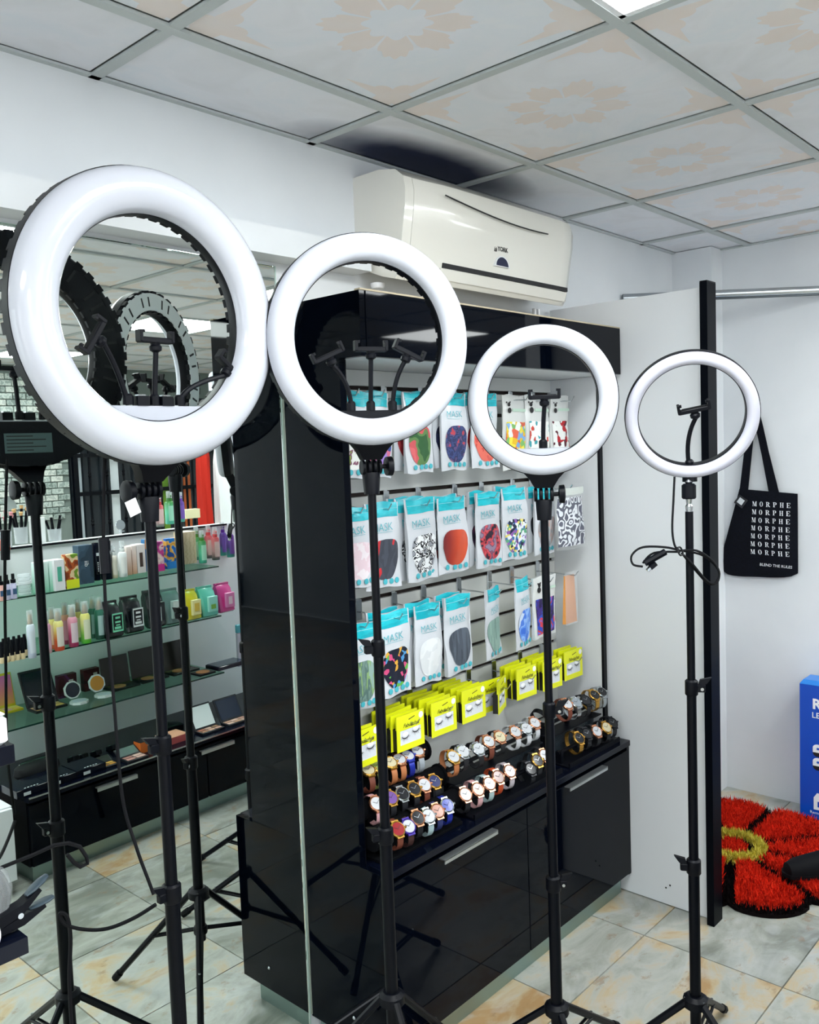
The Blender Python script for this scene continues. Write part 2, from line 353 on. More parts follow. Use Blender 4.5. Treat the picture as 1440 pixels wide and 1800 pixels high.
for k, (x, c_) in enumerate(((3.80, '#c9d4de'), (4.16, '#e6edf3'), (4.68, '#86b83c'), (4.80, '#d5dde2'), (4.93, '#d06a35'))):  # strips added on the dark doors as glimpses of the street outside
    tag(O('poster_strip', MB().box((x-.04, YB-.05, .5), (x+.04, YB-.045, 2.05)), mat('poster_%d' % k, c_, .6)), ['pale blue', 'white', 'green', 'light grey', 'orange'][k]+' tall strip poster on the entrance door glass', 'poster', 'strip posters on the entrance door')
# clothes rail seen in the mirror
rail = thing('clothes_rail', 'black freestanding clothes rail near the cosmetics shelves', 'clothes rail', T(3.55, -1.4, 0))
O('rail', MB().tube([(-.5, 0, 1.75), (.5, 0, 1.75)], .012), BLACKM, rail)
for s in (-1, 1):
    O('leg', MB().tube([(s*.5, 0, .02), (s*.5, 0, 1.75)], .012), BLACKM, rail); O('foot', MB().box((s*.5-.015, -.22, 0), (s*.5+.015, .22, .02)), BLACKM, rail)
def garment(x, z0, w_, col, label, yy=-1.4):
    g = thing('hanging_garment', label, 'garment', T(3.55+x, yy, 0), 'clothes on the rail')
    rows = []
    for k in range(9):
        z = 1.72-(1.72-z0)*k/8; q = .35+.65*min(1, k/1.5); row = []
        for a in range(20):
            th = 2*PI*a/20; fold = 1+.16*math.sin(th*5+k*.3); row.append((q*w_*.5*math.cos(th)*fold, .055*math.sin(th)*fold*(.6+.05*k), z))
        rows.append(row)
    O('cloth', MB().loft(rows), mat('cloth_'+col, col, .85, spec=.1), g)
    O('hanger', MB().tube([(-.12, 0, 1.70), (0, 0, 1.745), (.12, 0, 1.70)], .006).tube([(0, 0, 1.745), (0, 0, 1.77), (.012, .01, 1.785)], .004), BLACKM, g)
garment(-.17, 1.12, .085, '#b02a20', 'long red dress hanging on the clothes rail')
garment(-.02, 1.02, .12, '#e8eaec', 'long white dress hanging beside the red one')
garment(.15, 1.06, .13, '#5b6b6a', 'grey green coat hanging beside the white dress')
# ------------------------------------------------------------------ wall cabinet with slatwall
GX0, GX1, GF, GT, GB = 1.458, 2.674, 1.463, 1.54, 1.752     # left, right, base front, upright front, back
CT, TOP, FB = .552, 1.958, 1.806                            # counter, top, fascia bottom
cab = thing('display_cabinet', 'tall glossy black wall cabinet with white slatwall, low cupboards and a deep fascia', 'display cabinet', T(GX0, GF, 0))
def cp(name, mb, m, **k): return O(name, mb, m, cab, T(-GX0, -GF, 0), **k)
cp('side_panel', MB().loft([[(GX0, GF+.001, .075), (GX0, GB, .075), (GX0, GB, TOP), (GX0, GF+.001, TOP), (GX0, GF+.001, FB), (GX0, GT, FB), (GX0, GT, CT), (GX0, GF+.001, CT)],
   [(GX0+.018, GF+.001, .075), (GX0+.018, GB, .075), (GX0+.018, GB, TOP), (GX0+.018, GF+.001, TOP), (GX0+.018, GF+.001, FB), (GX0+.018, GT, FB), (GX0+.018, GT, CT), (GX0+.018, GF+.001, CT)]]), GLOSS, smooth=0)
cp('edge_trim', MB().box((GX0-.0015, GB-.003, .08), (GX0+.001, GB+.003, TOP-.16)), mat('trim_strip', '#b9bdb4', .3, .8))
cp('fascia', MB().rbox((GX0+.0185, GF-.002, FB), (GX1, GF+.016, TOP), .002), GLOSS)
cp('top_board', MB().box((GX0+.019, GF+.017, TOP-.018), (GX1, GB, TOP+.004)), mat('chipboard_edge', '#b8ab92', .7))
cp('edge_band', MB().box((GX0, GF-.002, TOP), (GX1, GF+.016, TOP+.004)), mat('chipboard_edge'))
cp('soffit', MB().box((GX0+.019, GF+.017, FB+.001), (GX1, GB, FB+.016)), WHITEB)
cp('side_panel', MB().box((GX1-.018, GT+.005, CT), (GX1, GB, FB)), WHITEB, label='white inner side panel')
cp('edge_strip', MB().box((GX1-.019, GT-.004, CT), (GX1+.001, GT+.005, FB)), BLACK)
cp('inner_lining', MB().box((GX0+.019, GT, CT), (GX0+.022, GB, FB)), BLACK)
cp('back_board', MB().box((GX0+.019, 1.741, CT), (GX1-.018, 1.751, FB)), mat('slot_dark', '#2a211e', .8))
slots = [1.757, 1.683, 1.610, 1.537, 1.464, 1.389, 1.316, 1.242, 1.172, 1.098, 1.026, .952, .876, .614]
edges = [FB]+slots+[CT]
SLAT = mat('slat_white', '#d5d8d6', .5)
for k in range(len(edges)-1):
    cp('slat', MB().rbox((GX0+.022, 1.727, edges[k+1]+(.006 if k < len(slots) else .0)), (GX1-.019, 1.741, edges[k]-(.006 if k else .0)), .0015), SLAT)
cp('carcass', MB().box((GX0+.019, GF+.024, .075), (GX1-.002, GB, CT-.02)), BLACK)
cp('side_panel', MB().box((GX1-.002, GF+.001, .075), (GX1+.014, GB, CT-.02)), GLOSS)
cp('counter', MB().rbox((GX0+.0185, GF-.004, CT-.0195), (GX1+.014, GB, CT), .002), mat('black_satin', '#060a18', .14, spec=.2))
S2 = 2.069
for a, b_, hx in ((GX0+.0185, S2-.0015, 1.782), (S2+.0015, GX1+.012, 2.387)):
    d = cp('door', MB().rbox((a, GF, .078), (b_, GF+.02, CT-.033), .0015), GLOSS)
    h = MB().box((hx-.115, GF-.022, CT-.036), (hx+.115, GF-.001, CT-.033)).box((hx-.115, GF-.022, CT-.045), (hx+.115, GF-.019, CT-.034))
    O('handle', h, mat('satin_steel', '#c3c8ca', .3, .9), d)
cp('plinth', MB().box((GX0+.03, GF+.035, 0), (GX1, GB, .075)), ALU)
cp('screw', MB().lathe([(.004, 0), (.006, .002), (.004, .005)], 8, T(GX0+.03, 1.68, .068) @ rot('Y', -90)), SILVER)
cp('screw', MB().lathe([(.004, 0), (.005, .002), (.003, .004)], 8, T(GX0, 1.585, .14) @ rot('Y', -90)), SILVER)

# partition, post, curtain rail
pt = thing('partition_panel', 'white partition board standing between the black cabinet and the black post', 'partition', T(2.702, 1.2, 0))
O('board', MB().rbox((-.0115, -.0215, .004), (.011, .545, 2.055), .001), WHITEB, pt)
O('screw_hole', MB().lathe([(.003, 0), (.003, .001)], 8, T(-.0125, .12, .075) @ rot('Y', -90)).lathe([(.003, 0), (.003, .001)], 8, T(-.0125, .135, .062) @ rot('Y', -90)), INK, pt)
ps = thing('end_post', 'slim glossy black post capping the white partition board', 'post', T(2.69, 1.165, 0))
O('post', MB().rbox((-.033, -.012, 0), (.033, .0125, 2.066), .0015), mat('post_black', '#05080f', .4, spec=.05), ps)
O('cap', MB().box((-.0325, -.0115, 2.066), (.0325, .012, 2.069)), BLACK, ps)
rl = thing('curtain_rail', 'shiny aluminium rail across the corner above the black tote bag', 'curtain rail', T(3.5, 1.45, 2.155))
a, b_ = Vector((-.262, .305, 0)), Vector((.308, -.36, 0))
O('rail', MB().tube([a, b_], .016, 12), mat('rail_alu', '#b4babd', .25, .9), rl)
O('track_lip', MB().tube([a+Vector((0, 0, -.018)), b_+Vector((0, 0, -.018))], .004, 6), mat('dark_steel', '#3c4246', .4, .8), rl)

# air conditioner
ac = thing('air_conditioner', 'cream split air conditioner mounted above the glossy black cabinet', 'air conditioner', T(1.75, YW, 0))
ACM = mat('ac_cream', '#e4e2da', .2, coat=.4)
AL = .845
prof = [(0, 2.092), (-.10, 2.052), (-.145, 2.040), (-.158, 2.056), (-.166, 2.092), (-.176, 2.150), (-.190, 2.225), (-.193, 2.268), (-.186, 2.300), (-.160, 2.322), (-.10, 2.334), (0, 2.334)]
zm = 2.19
def acrow(x, s, dy=0): return [(x, y*s+dy, zm+(z-zm)*(s if s < 1 else 1)) for y, z in prof]
O('side_cap', MB().loft([acrow(.0, 1), acrow(.034, 1)]), ACM, ac)
O('body', MB().loft([acrow(.036, .998), acrow(.07, 1.012), acrow(.11, 1.035), acrow(.15, 1.06), acrow(.20, 1.075), acrow(AL-.10, 1.07), acrow(AL-.05, 1.04), acrow(AL-.015, .97), acrow(AL, .86)]), ACM, ac)
O('seam', MB().loft([acrow(.0335, .985), acrow(.0365, .985)]), mat('seam_grey', '#8d8f8a', .7), ac)
fy = lambda z: -.176*1.072-(z-2.150)*.014/.075*1.07
O('air_slot', MB().box((.16, -.1805, 2.083), (AL-.045, -.165, 2.096)), INK, ac)
O('vane', MB().loft([[(x, -.172, 2.082), (x, -.180, 2.080), (x, -.170, 2.052), (x, -.162, 2.054)] for x in (.15, AL-.05)]), ACM, ac)
arc = [(.14+.50*t, fy(2.255)-.004-.0005*math.sin(PI*t), 2.268-.030*math.sin(PI*t*.62)) for t in [i/10 for i in range(11)]]
O('front_line', MB().tube(arc, .0022, 5), INK, ac)
O('display', MB().prism([(.425+.030*math.cos(PI*k/12), 2.118+.026*math.sin(PI*k/12)) for k in range(13)], -.1912, -.180), mat('display_dark', '#1c2140', .2), ac)
O('display_rim', MB().prism([(.425+.036*math.cos(PI*k/12), 2.116+.031*math.sin(PI*k/12)) for k in range(13)], -.1904, -.180), WHITEP, ac)
O('logo', text_mesh('YORK', .019, 0, 1, .0006), INK, ac, T(.425, fy(2.163)-.0022, 2.166) @ UPRIGHT)
O('emblem', MB().box((.386, fy(2.16)-.0022, 2.157), (.388, fy(2.16)+.003, 2.171)).box((.386, fy(2.16)-.0022, 2.157), (.395, fy(2.16)+.003, 2.159)).box((.390, fy(2.16)-.0022, 2.163), (.397, fy(2.16)+.003, 2.165)).box((.394, fy(2.16)-.0022, 2.157), (.396, fy(2.16)+.003, 2.173)), INK, ac)
O('drain_fitting', MB().lathe([(.016, 0), (.02, .006), (.02, .014), (.012, .016)], 12, T(.02, -.06, 2.028)), WHITEP, ac)
O('drain_pipe', MB().tube([(AL-.02, -.03, 2.05), (AL-.02, -.03, 1.965)], .008).tube([(AL+.005, -.03, 2.05), (AL+.005, -.03, 1.965)], .006), WHITEP, ac)

# tote bag on the right wall
BW, BH = .305, .37
bag = thing('tote_bag', 'black canvas tote bag with white lettering hanging on the white wall past the post', 'tote bag', T(X1-.012, 1.42, 1.345) @ rot('Z', -90) @ rot('Y', -2))
CANVAS = fabric('black_canvas', ['#090b14', '#0c0f19', '#070910'], 120, rough=.9, spec=.15)
def bagpt(u, v):      # u -1..1, v 0 (top)..1 (bottom)
    wv = .80+.30*min(1, v*1.2)-.12*max(0, v-.9)*4*abs(u)**4
    x = BW/2-.5*BW*(1-u)*wv-.012*v; z = -BH*v+.012*(1-abs(u))*(1-v)*0-.014*u*(1-v)+(.02*abs(u)**6 if v > .95 else 0)
    t = .022*(1-u**4)*(.25+.75*math.sin(PI*min(1, v*.9+.05)))+.003*math.sin(9*u+5*v)*(1-u*u)
    return x, z, t
rows = []
for j in range(13):
    v = j/12; fr = [bagpt(-1+2*i/12, v) for i in range(13)]
    rows.append([(x, -t, z) for x, z, t in fr]+[(x, t*.25+.001, z) for x, z, t in reversed(fr)])
O('body', MB().loft(rows), CANVAS, bag)
def strap(x0, x1, yy):
    hk = Vector((-.012, .002, .318)); mb = MB(); pts = []
    for t in [i/8 for i in range(9)]: pts.append(Vector((x0+(hk.x-.012-x0)*t, yy, -.03+.345*t-.0*t)))
    for t in [i/8 for i in range(9)]: pts.append(Vector((hk.x+.012+(x1-hk.x-.012)*t, yy, .315-.345*t)))
    r = []
    for i, p in enumerate(pts):
        d = (pts[min(i+1, 17)]-pts[max(0, i-1)]).normalized(); n = Vector((d.z, 0, -d.x)); hw = .013+.006*abs(i-8.5)/8.5
        r.append([p+n*hw+Vector((0, -.0012, 0)), p-n*hw+Vector((0, -.0012, 0)), p-n*hw+Vector((0, .0012, 0)), p+n*hw+Vector((0, .0012, 0))])
    return mb.loft(r)
O('strap', strap(-.075, .065, -.008), CANVAS, bag)
O('strap', strap(-.080, .055, .004), CANVAS, bag)
tg = O('price_tag', MB().box((-.022, -.001, -.022), (.022, 0, .022)), mat('tag_black', '#14161e', .25), bag, T(-.080, -.019, -.040) @ rot('Y', 38))
O('label', MB().box((-.013, -.002, -.012), (.012, -.001, .013)), mat('tag_white', '#cdd2d6', .5), tg)
def quadstrip(outer, inner): return [(outer[i], outer[i+1], inner[i+1], inner[i]) for i in range(len(outer)-1)]
def ell(cx, cz, rx, rz, a0, a1, n=10): return [(cx+rx*math.cos(math.radians(a0+(a1-a0)*i/n)), cz+rz*math.sin(math.radians(a0+(a1-a0)*i/n))) for i in range(n+1)]
def R_(x0, z0, x1, z1): return ((x0, z0), (x1, z0), (x1, z1), (x0, z1))
GL = {'M': [R_(.1, .0, .16, 1), ((.05, 1), (.3, 1), (.56, .12), (.46, .0)), ((.50, .0), (.56, .0), (.80, 1), (.74, 1)), R_(.74, 0, .94, 1), R_(0, 0, .27, .06), R_(.64, 0, 1.02, .06), R_(.0, .94, .2, 1), R_(.86, .94, 1.02, 1)],
      'O': quadstrip(ell(.42, .5, .42, .52, 0, 360, 16), ell(.42, .5, .2, .48, 0, 360, 16)),
      'R': [R_(.1, 0, .3, 1), R_(0, 0, .4, .06), R_(0, .94, .4, 1)]+quadstrip(ell(.38, .75, .42, .26, -90, 90), ell(.38, .75, .2, .20, -90, 90))+[((.38, .5), (.58, .5), (.92, 0), (.68, 0)), R_(.66, 0, .98, .06)],
      'P': [R_(.1, 0, .3, 1), R_(0, 0, .42, .06), R_(0, .94, .4, 1)]+quadstrip(ell(.38, .72, .42, .29, -90, 90), ell(.38, .72, .2, .23, -90, 90)),
      'H': [R_(.08, 0, .28, 1), R_(.62, 0, .82, 1), R_(.28, .48, .62, .53)]+[R_(x, z, x+.36, z+.06) for x in (0, .54) for z in (0, .94)],
      'E': [R_(.08, 0, .28, 1), R_(0, .94, .78, 1), R_(0, 0, .8, .06), R_(.28, .48, .56, .53), R_(.72, .72, .78, 1), R_(.74, 0, .8, .28), R_(.52, .38, .57, .62)]}
for r in range(7):
    mb = MB(); x = 0; zb = -.062-.0345*r; H = .0205
    for ch in 'MORPHE':
        for q in GL[ch]:
            pts = []
            for px_, pz in q:
                X = -.032+x+px_*.0178-.0036*r*.6; Z = zb+pz*H-.07*(X+.02); v = -Z/BH; u = 1-(BW/2-X-.012*v)/(.5*BW*(.80+.30*min(1, v*1.2)))
                pts.append((X, -bagpt(max(-1, min(1, u)), v)[2]-.0026, Z))
            mb.add(pts, [(0, 1, 2, 3)])
        x += {'M': .0305, 'O': .0285, 'R': .0285, 'P': .0275, 'H': .0280, 'E': 0}[ch]
    O('lettering', mb, WHITEINK, bag, smooth=0)
O('lettering', text_mesh('BLEND THE RULES', .0165, .05, 1, 0), WHITEINK, bag, T(.057, -.0195, -.318) @ rot('Y', 4) @ UPRIGHT)
O('wall_hook', MB().tube([(-.012, .012, .312), (-.012, -.006, .312), (-.012, -.010, .324)], .004, 8), SILVER, bag)

# blue carton against the right wall
bx = thing('blue_carton', 'tall glossy blue ring light carton leaning on the white wall behind the rug', 'carton', T(3.675, .96, 0))
BLUE = mat('carton_blue', '#0a4cc0', .3, coat=.2)
O('carton', MB().rbox((0, -.26, .0), (.11, .262, .565), .003), BLUE, bx)
O('lid', MB().loft([[(0, -.26, .565), (0, .262, .565), (.11, .262, .565), (.11, -.26, .565)], [(.012, -.25, .582), (.012, .25, .582), (.10, .25, .582), (.10, -.25, .582)]]), mat('carton_lid', '#2a7fd6', .35), bx)
FACE = rot('Z', -90) @ UPRIGHT
def bt(s, y, z, size, b=0): O('lettering', text_mesh(s, size, 0, 1, b, 'LEFT'), WHITEINK, bx, T(-.0012, y, z) @ FACE)
bt('RING', .212, .487, .058, .002); bt('LED LIGHT', .214, .441, .033, .0004); bt('Remote control', .222, .034, .017)
for k, z in enumerate((.288, .232)):
    O('icon', MB().prism([(.02*math.cos(math.radians(t)), .02+.014*math.sin(math.radians(t))) for t in range(0, 181, 20)]+[(-.02, 0), (.02, 0)], -.001, 0, T(-.0008, .190, z) @ rot('Z', -90)), WHITEINK, bx)
    O('icon', MB().prism([(.02*math.cos(math.radians(t)), .018*math.sin(math.radians(t))) for t in range(180, 361, 20)], -.001, 0, T(-.0008, .190, z) @ rot('Z', -90)), INK, bx)
    O('icon', MB().lathe([(.005, 0), (.005, .001)], 12, T(-.0019, .190, z+.016) @ rot('Y', -90)), BLUE, bx)
O('icon', MB().prism([(-.035, 0), (.035, 0), (.035, .05), (.022, .07), (-.022, .07), (-.035, .05)], -.001, 0, T(-.0008, .172, .048) @ rot('Z', -90)), WHITEINK, bx)
O('icon', MB().box((-.02, -.0012, .012), (.02, -.001, .035), T(-.0008, .172, .048) @ rot('Z', -90)), BLUE, bx)

# flower rug
RC = at(1287, 1487, 2, .03); RC.z = 0; RR = .465; YL = YW-.012-RC.y
rug = thing('flower_rug', 'shaggy red flower shaped rug with black outlines and a yellow centre', 'rug', T(*RC))
NP = 9
def petal_r(th):
    k = (th*NP/(2*PI)) % 1; return RR*(.86+.14*math.sin(PI*k)**.6)
O('backing', MB().loft([[(petal_r(2*PI*i/108)*math.cos(2*PI*i/108), min(YL, petal_r(2*PI*i/108)*math.sin(2*PI*i/108)), z) for i in range(108)] for z in (.001, .012)]), mat('rug_black', '#0d0708', .95, spec=.1), rug)
RED = fabric('rug_red', ['#c8200f', '#dc2f18', '#b01a0c'], 50, rough=.95, spec=.1)
YEL = fabric('rug_yellow', ['#c4b43a', '#d6c856'], 60, rough=.95, spec=.1)
RBLK = mat('rug_black')
for k in range(NP):
    th0, th1 = 2*PI*k/NP, 2*PI*(k+1)/NP; rows = []
    for i in range(9):
        t = i/8; row = []
        for j in range(9):
            s = j/8; g = .045/max(.11, .12+t*(RR-.12)); th = th0+g*.5+(th1-th0-g)*s; r = .125+(petal_r(th)*.955-.125)*t
            z = .014+.022*(math.sin(PI*s)**.5 if 0 < s < 1 else 0)*min(1, (1-t)*6+.0)*min(1, t*8)
            row.append((r*math.cos(th), min(YL, r*math.sin(th)), z))
        rows.append(row)
    O('petal', MB().loft(rows, False, None, False), RED, rug)
O('centre_ring', MB().ring([(.085, .012), (.087, .03), (.118, .03), (.122, .012)], 40), YEL, rug)
O('centre', MB().lathe([(.06, .012), (.055, .03), (.0, .034)], 24, None, False), RED, rug)
def tufts(name, n, m, test, ln):
    mb = MB(); k = 0
    while k < n:
        x, y = random.uniform(-RR, RR), random.uniform(-RR, RR); r = math.hypot(x, y); th = math.atan2(y, x) % (2*PI)
        if y > YL-.01 or r > petal_r(th) or not test(x, y, r, th): continue
        k += 1; a = random.uniform(0, 2*PI); q = .0035; l = ln*random.uniform(.7, 1.2); lx, ly = random.uniform(-.014, .014), random.uniform(-.014, .014)
        z = .012+(.016 if m is not RBLK else 0)
        mb.add([(x-q*math.cos(a), y-q*math.sin(a), z), (x+q*math.cos(a), y+q*math.sin(a), z), (x+lx, y+ly, z+l)], [(0, 1, 2)])
    O(name, mb.mesh(name, 0), m, rug, kind='stuff')
def edge(x, y, r, th):
    k = (th*NP/(2*PI)) % 1; d = min(k, 1-k)*2*PI/NP*r
    return d < .023 or r > petal_r(th)*.95
tufts('red_pile', 16000, RED, lambda x, y, r, th: (r > .13 and not edge(x, y, r, th)) or r < .055, .024)
tufts('black_pile', 5000, RBLK, lambda x, y, r, th: r > .12 and edge(x, y, r, th) or .055 < r < .08, .028)
tufts('yellow_pile', 1800, YEL, lambda x, y, r, th: .085 < r < .122, .026)

# black shoe on the rug
sh = thing('black_shoe', 'black slip-on shoe lying on the red flower rug', 'shoe', Matrix.Translation(at(1374, 1522, 2, .07)-Vector((-.674, .739, 0))*.14-Vector((0, 0, .03))) @ rot('Z', 48))
def shoe_row(y, w_, h, z0): return [(w_*math.cos(PI*k/8), y, z0+h*math.sin(PI*k/8)**.8) for k in range(9)]
SH = mat('shoe_black', '#06070c', .7, spec=.15)
O('upper', MB().loft([shoe_row(.135, .012, .012, .014), shoe_row(.125, .03, .03, .014), shoe_row(.09, .043, .045, .014), shoe_row(.03, .045, .058, .014), shoe_row(-.03, .040, .07, .014), shoe_row(-.09, .037, .078, .014), shoe_row(-.13, .03, .075, .014)]), SH, sh)
O('sole', MB().loft([[(x*s, y*s, z) for x, y in [(.0, .145), (.03, .13), (.048, .08), (.045, .02), (.036, -.05), (.038, -.10), (.03, -.138), (0, -.145), (-.03, -.138), (-.038, -.10), (-.036, -.05), (-.045, .02), (-.048, .08), (-.03, .13)]] for s, z in ((1, 0), (1, .014))]), RUBBER, sh)
# ------------------------------------------------------------------ ring lights
DIFF = mat('ring_diffuser', '#bfc2cc', .13, spec=.5, coat=.3)
DIFF2 = mat('ring_diffuser_satin', '#c0c3cd', .42, spec=.4)
BACK_SHEEN = mat('ring_back_pale', '#eef2f3', .25)  # pale colour paints the sheen seen on black plastic
def bez(p0, p1, p2, n=10): return [p0*(1-t)**2+p1*2*t*(1-t)+p2*t*t for t in [i/n for i in range(n+1)]]
def ring_light(label, px, py, ctr, R, ri, naz, ntilt, h, back, plate, holders, clamps, collar, legs, legr, knob=1, zk=None, rad=(.0095, .0115, .0145), ballhead=False, diffuser=None, levers=(1, 1), vents=0, sticker=False):
    root = thing('ring_light', label, 'ring light', T(px, py, 0), 'ring lights on tripod stands')
    base = Vector((px, py, 0)); c = ctr-base
    n = Vector((math.cos(math.radians(naz))*math.cos(math.radians(ntilt)), math.sin(math.radians(naz))*math.cos(math.radians(ntilt)), math.sin(math.radians(ntilt))))
    r = Vector((0, 0, 1)).cross(n).normalized(); u = n.cross(r)
    F = Matrix.Identity(4)
    for i in range(3): F[i][0], F[i][1], F[i][2], F[i][3] = r[i], u[i], n[i], c[i]
    rm, a = (R+ri)/2, (R-ri)/2
    dp = [(rm+a*math.cos(PI*k/10), h*math.sin(PI*k/10)**.85 if 0 < k < 10 else 0) for k in range(11)]
    O('diffuser', MB().ring(dp, 96), diffuser or DIFF, root, F, smooth=60)
    hp = [(R+.0015, .001), (R+.0015, -.020), (R-.005, -.028), (rm+a*.55, -.030), (rm-a*.55, -.030), (ri+.004, -.028), (ri-.0015, -.020), (ri-.0015, .001)]
    ho = O('housing', MB().ring(hp, 96), BLACK, root, F)
    if back is not BLACK: O('back_plate', MB().ring([(rm+a*.86, -.0268), (rm+a*.80, -.0318), (rm-a*.80, -.0318), (rm-a*.86, -.0268)], 72), back, ho)
    if vents:
        v = MB(); v2 = MB()
        for k in range(vents):
            M = rot('Z', 360*k/vents)
            v.box((rm+a*.60, -.010, -.031), (R+.0010, .010, -.021), M); v.box((ri-.0010, -.008, -.030), (ri+.012, .008, -.021), M)
            if k % 3: v2.box((rm-a*.45, -.003, -.0325), (rm+a*.45, .003, -.0285), M)
        O('vent', v, BLACK, ho, kind='stuff'); O('vent', v2, INK, ho, kind='stuff')
    q = math.asin(plate[1]/ri) if plate else 0
    if plate:
        d = plate[1]; x = math.sqrt(ri*ri-d*d); poly = [(x, -d)]+[((ri+.002)*math.cos(t), (ri+.002)*math.sin(t)) for t in [-math.asin(d/ri)-(PI-2*math.asin(d/ri))*k/14 for k in range(15)]]+[(-x, -d)]
        pl = O('base_plate', MB().loft([[(X, Y, z) for X, Y in poly] for z in (-.024, plate[2])]), plate[0], root, F)
        for k, xx in enumerate((-.030, .022)) if plate[3] else ():
            O('hot_shoe', MB().box((xx-.012, -d, -.02), (xx+.012, -d+.018, .0)), BLACK, pl)
            O('hot_shoe', MB().box((xx-.008, -d+.018, -.016), (xx+.008, -d+.021, -.004)), SILVER, pl)
    if sticker:
        arcp = [((R-.004)*math.sin(t), -(R-.004)*math.cos(t)) for t in [math.radians(-52+104*k/16) for k in range(17)]]
        O('control_box', MB().loft([[(X, Y, z) for X, Y in arcp] for z in (-.026, -.050)]), BLACK, root, F)
        st = O('rating_label', MB().box((-.055, -R+.035, -.0512), (.055, -R+.080, -.0502)), mat('label_grey', '#3f5557', .5), root, F)
        for k in range(5): O('print_line', MB().box((-.050, -R+.040+.008*k, -.0518), (.01+.03*(k % 2), -R+.0425+.008*k, -.0512)), INK, st)
    for hx0, hy0, hx1, hy1, ang, bow in holders:
        p0, p2 = Vector((hx0, hy0, -.012)), Vector((hx1, hy1, .0)); p1 = Vector((hx0+bow, hy0+(hy1-hy0)*.6, -.006))
        ph = O('phone_holder', MB().lathe([(.010, 0), (.010, .016), (.007, .02)], 10, T(*p0) @ rot('X', -90)).tube(bez(p0, p1, p2), .0052, 8), BLACK, root, F)
        K = T(*p2) @ rot('Z', ang) @ Matrix.Diagonal((.78, .78, .8, 1))
        O('ball_joint', MB().lathe([(.006, -.002), (.014, .003), (.015, .012), (.011, .016), (.013, .022)], 12, K @ rot('X', -90)), BLACK, ph)
        O('clamp', MB().rbox((-.045, .020, -.011), (.045, .032, .011), .003, K).rbox((-.047, .022, -.010), (-.039, .05, .013), .002, K).rbox((.039, .022, -.010), (.047, .05, .013), .002, K).box((-.039, .043, .004), (-.034, .05, .013), K).box((.034, .043, .004), (.039, .05, .013), K), BLACK, ph)
        O('grip_pad', MB().box((-.034, .032, -.008), (.034, .0335, .008), K), RUBBER, ph)
    # neck under the ring
    bot = c-u*(R-.004)-n*.012
    rh = Vector((r.x, r.y, 0)).normalized(); nh = Vector((n.x, n.y, 0)).normalized()
    def W(x, y, z): return rh*x+nh*y+Vector((0, 0, z))
    zb = bot.z
    if not ballhead:
        top = [(.052, 0), (-.052, 0), (-.034, -.02), (-.021, -.042), (.021, -.042), (.034, -.02)]
        off = Vector((bot.x, bot.y, 0))
        def WW(x, y, z): t = max(0, min(1, -z/.05)); return off*(1-t)+W(x, y, zb+z+.006)
        O('neck_bracket', MB().loft([[WW(x, .014, z) for x, z in top], [WW(x, -.014, z) for x, z in top]]), BLACK, root)
        zk = zb-.052
        for k in range(4):
            xx = -.019+.0127*k
            O('hinge_disc', MB().lathe([(.013, 0), (.0165, .001), (.0165, .007), (.013, .008)], 14, Matrix.Translation(W(xx-.004, 0, zk)) @ Matrix(((rh.x, nh.x, 0, 0), (rh.y, nh.y, 0, 0), (0, 0, 1, 0), (0, 0, 0, 1))) @ rot('Y', 90)), BLACK, root)
        kb = Matrix.Translation(W(knob*.022, 0, zk)) @ Matrix(((rh.x, nh.x, 0, 0), (rh.y, nh.y, 0, 0), (0, 0, 1, 0), (0, 0, 0, 1))) @ rot('Y', 90*knob)
        O('tilt_knob', MB().lathe([(.005, 0), (.005, .012), (.021, .014), (.022, .026), (.016, .028)], 14, kb), BLACK, root)
        O('socket', MB().lathe([(.017, zk-.060), (.020, zk-.018), (.018, zk-.012)], 16), BLACK, root)
        zt = zk-.055
    else:
        O('mount', MB().lathe([(.018, zb-.004), (.018, zb-.002), (.024, zb+.0), (.024, zb+.006)], 16, Matrix.Translation(Vector((bot.x, bot.y, 0)))).lathe([(.017, zb-.018), (.017, zb-.003)], 16, Matrix.Translation(Vector((bot.x, bot.y, 0))*.7)), BLACK, root)
        O('ball', MB().lathe([(.004, zb-.026), (.010, zb-.018), (.004, zb-.010)], 12), SILVER, root)
        O('ball_head', MB().lathe([(.014, zb-.058), (.0165, zb-.055), (.0165, zb-.026), (.012, zb-.022)], 16), BLACK, root)
        O('spigot', MB().lathe([(.0075, zb-.09), (.009, zb-.075), (.006, zb-.07), (.008, zb-.058)], 12), SILVER, root)
        zt = zb-.088
    zs = [zt]+list(clamps)+[collar-.155]
    for k in range(len(zs)-1):
        O('pole', MB().lathe([(rad[k], zs[k+1]), (rad[k], zs[k])], 14), BLACKM, root)
    for k, z in enumerate(clamps):
        ca = O('clamp_collar', MB().lathe([(rad[k+1]+.002, z-.030), (rad[k+1]+.004, z-.027), (rad[k+1]+.004, z+.004), (rad[k]+.002, z+.008)], 14), BLACK, root)
        s = -1 if k % 2 == knob*0 else -1
        aa = naz+90*levers[k]
        M = rot('Z', aa)
        O('lever', MB().rbox((.012, -.006, z-.022), (.032, .008, z-.004), .003, M).loft([[(.016, -.005, z-.004), (.034, -.005, z-.002), (.034, .007, z-.002), (.016, .007, z-.004)], [(.020, -.004, z+.008), (.046, -.004, z+.014), (.046, .006, z+.014), (.020, .006, z+.008)]], True, M), BLACK, ca)
        O('bolt', MB().lathe([(.004, 0), (.004, .002)], 8, M @ T(.024, -.006, z-.014) @ rot('X', 90)), SILVER, ca)
    O('leg_collar', MB().lathe([(.019, collar-.030), (.030, collar-.024), (.030, collar-.004), (.020, collar+.004)], 12), BLACK, root)
    hub = collar-.125
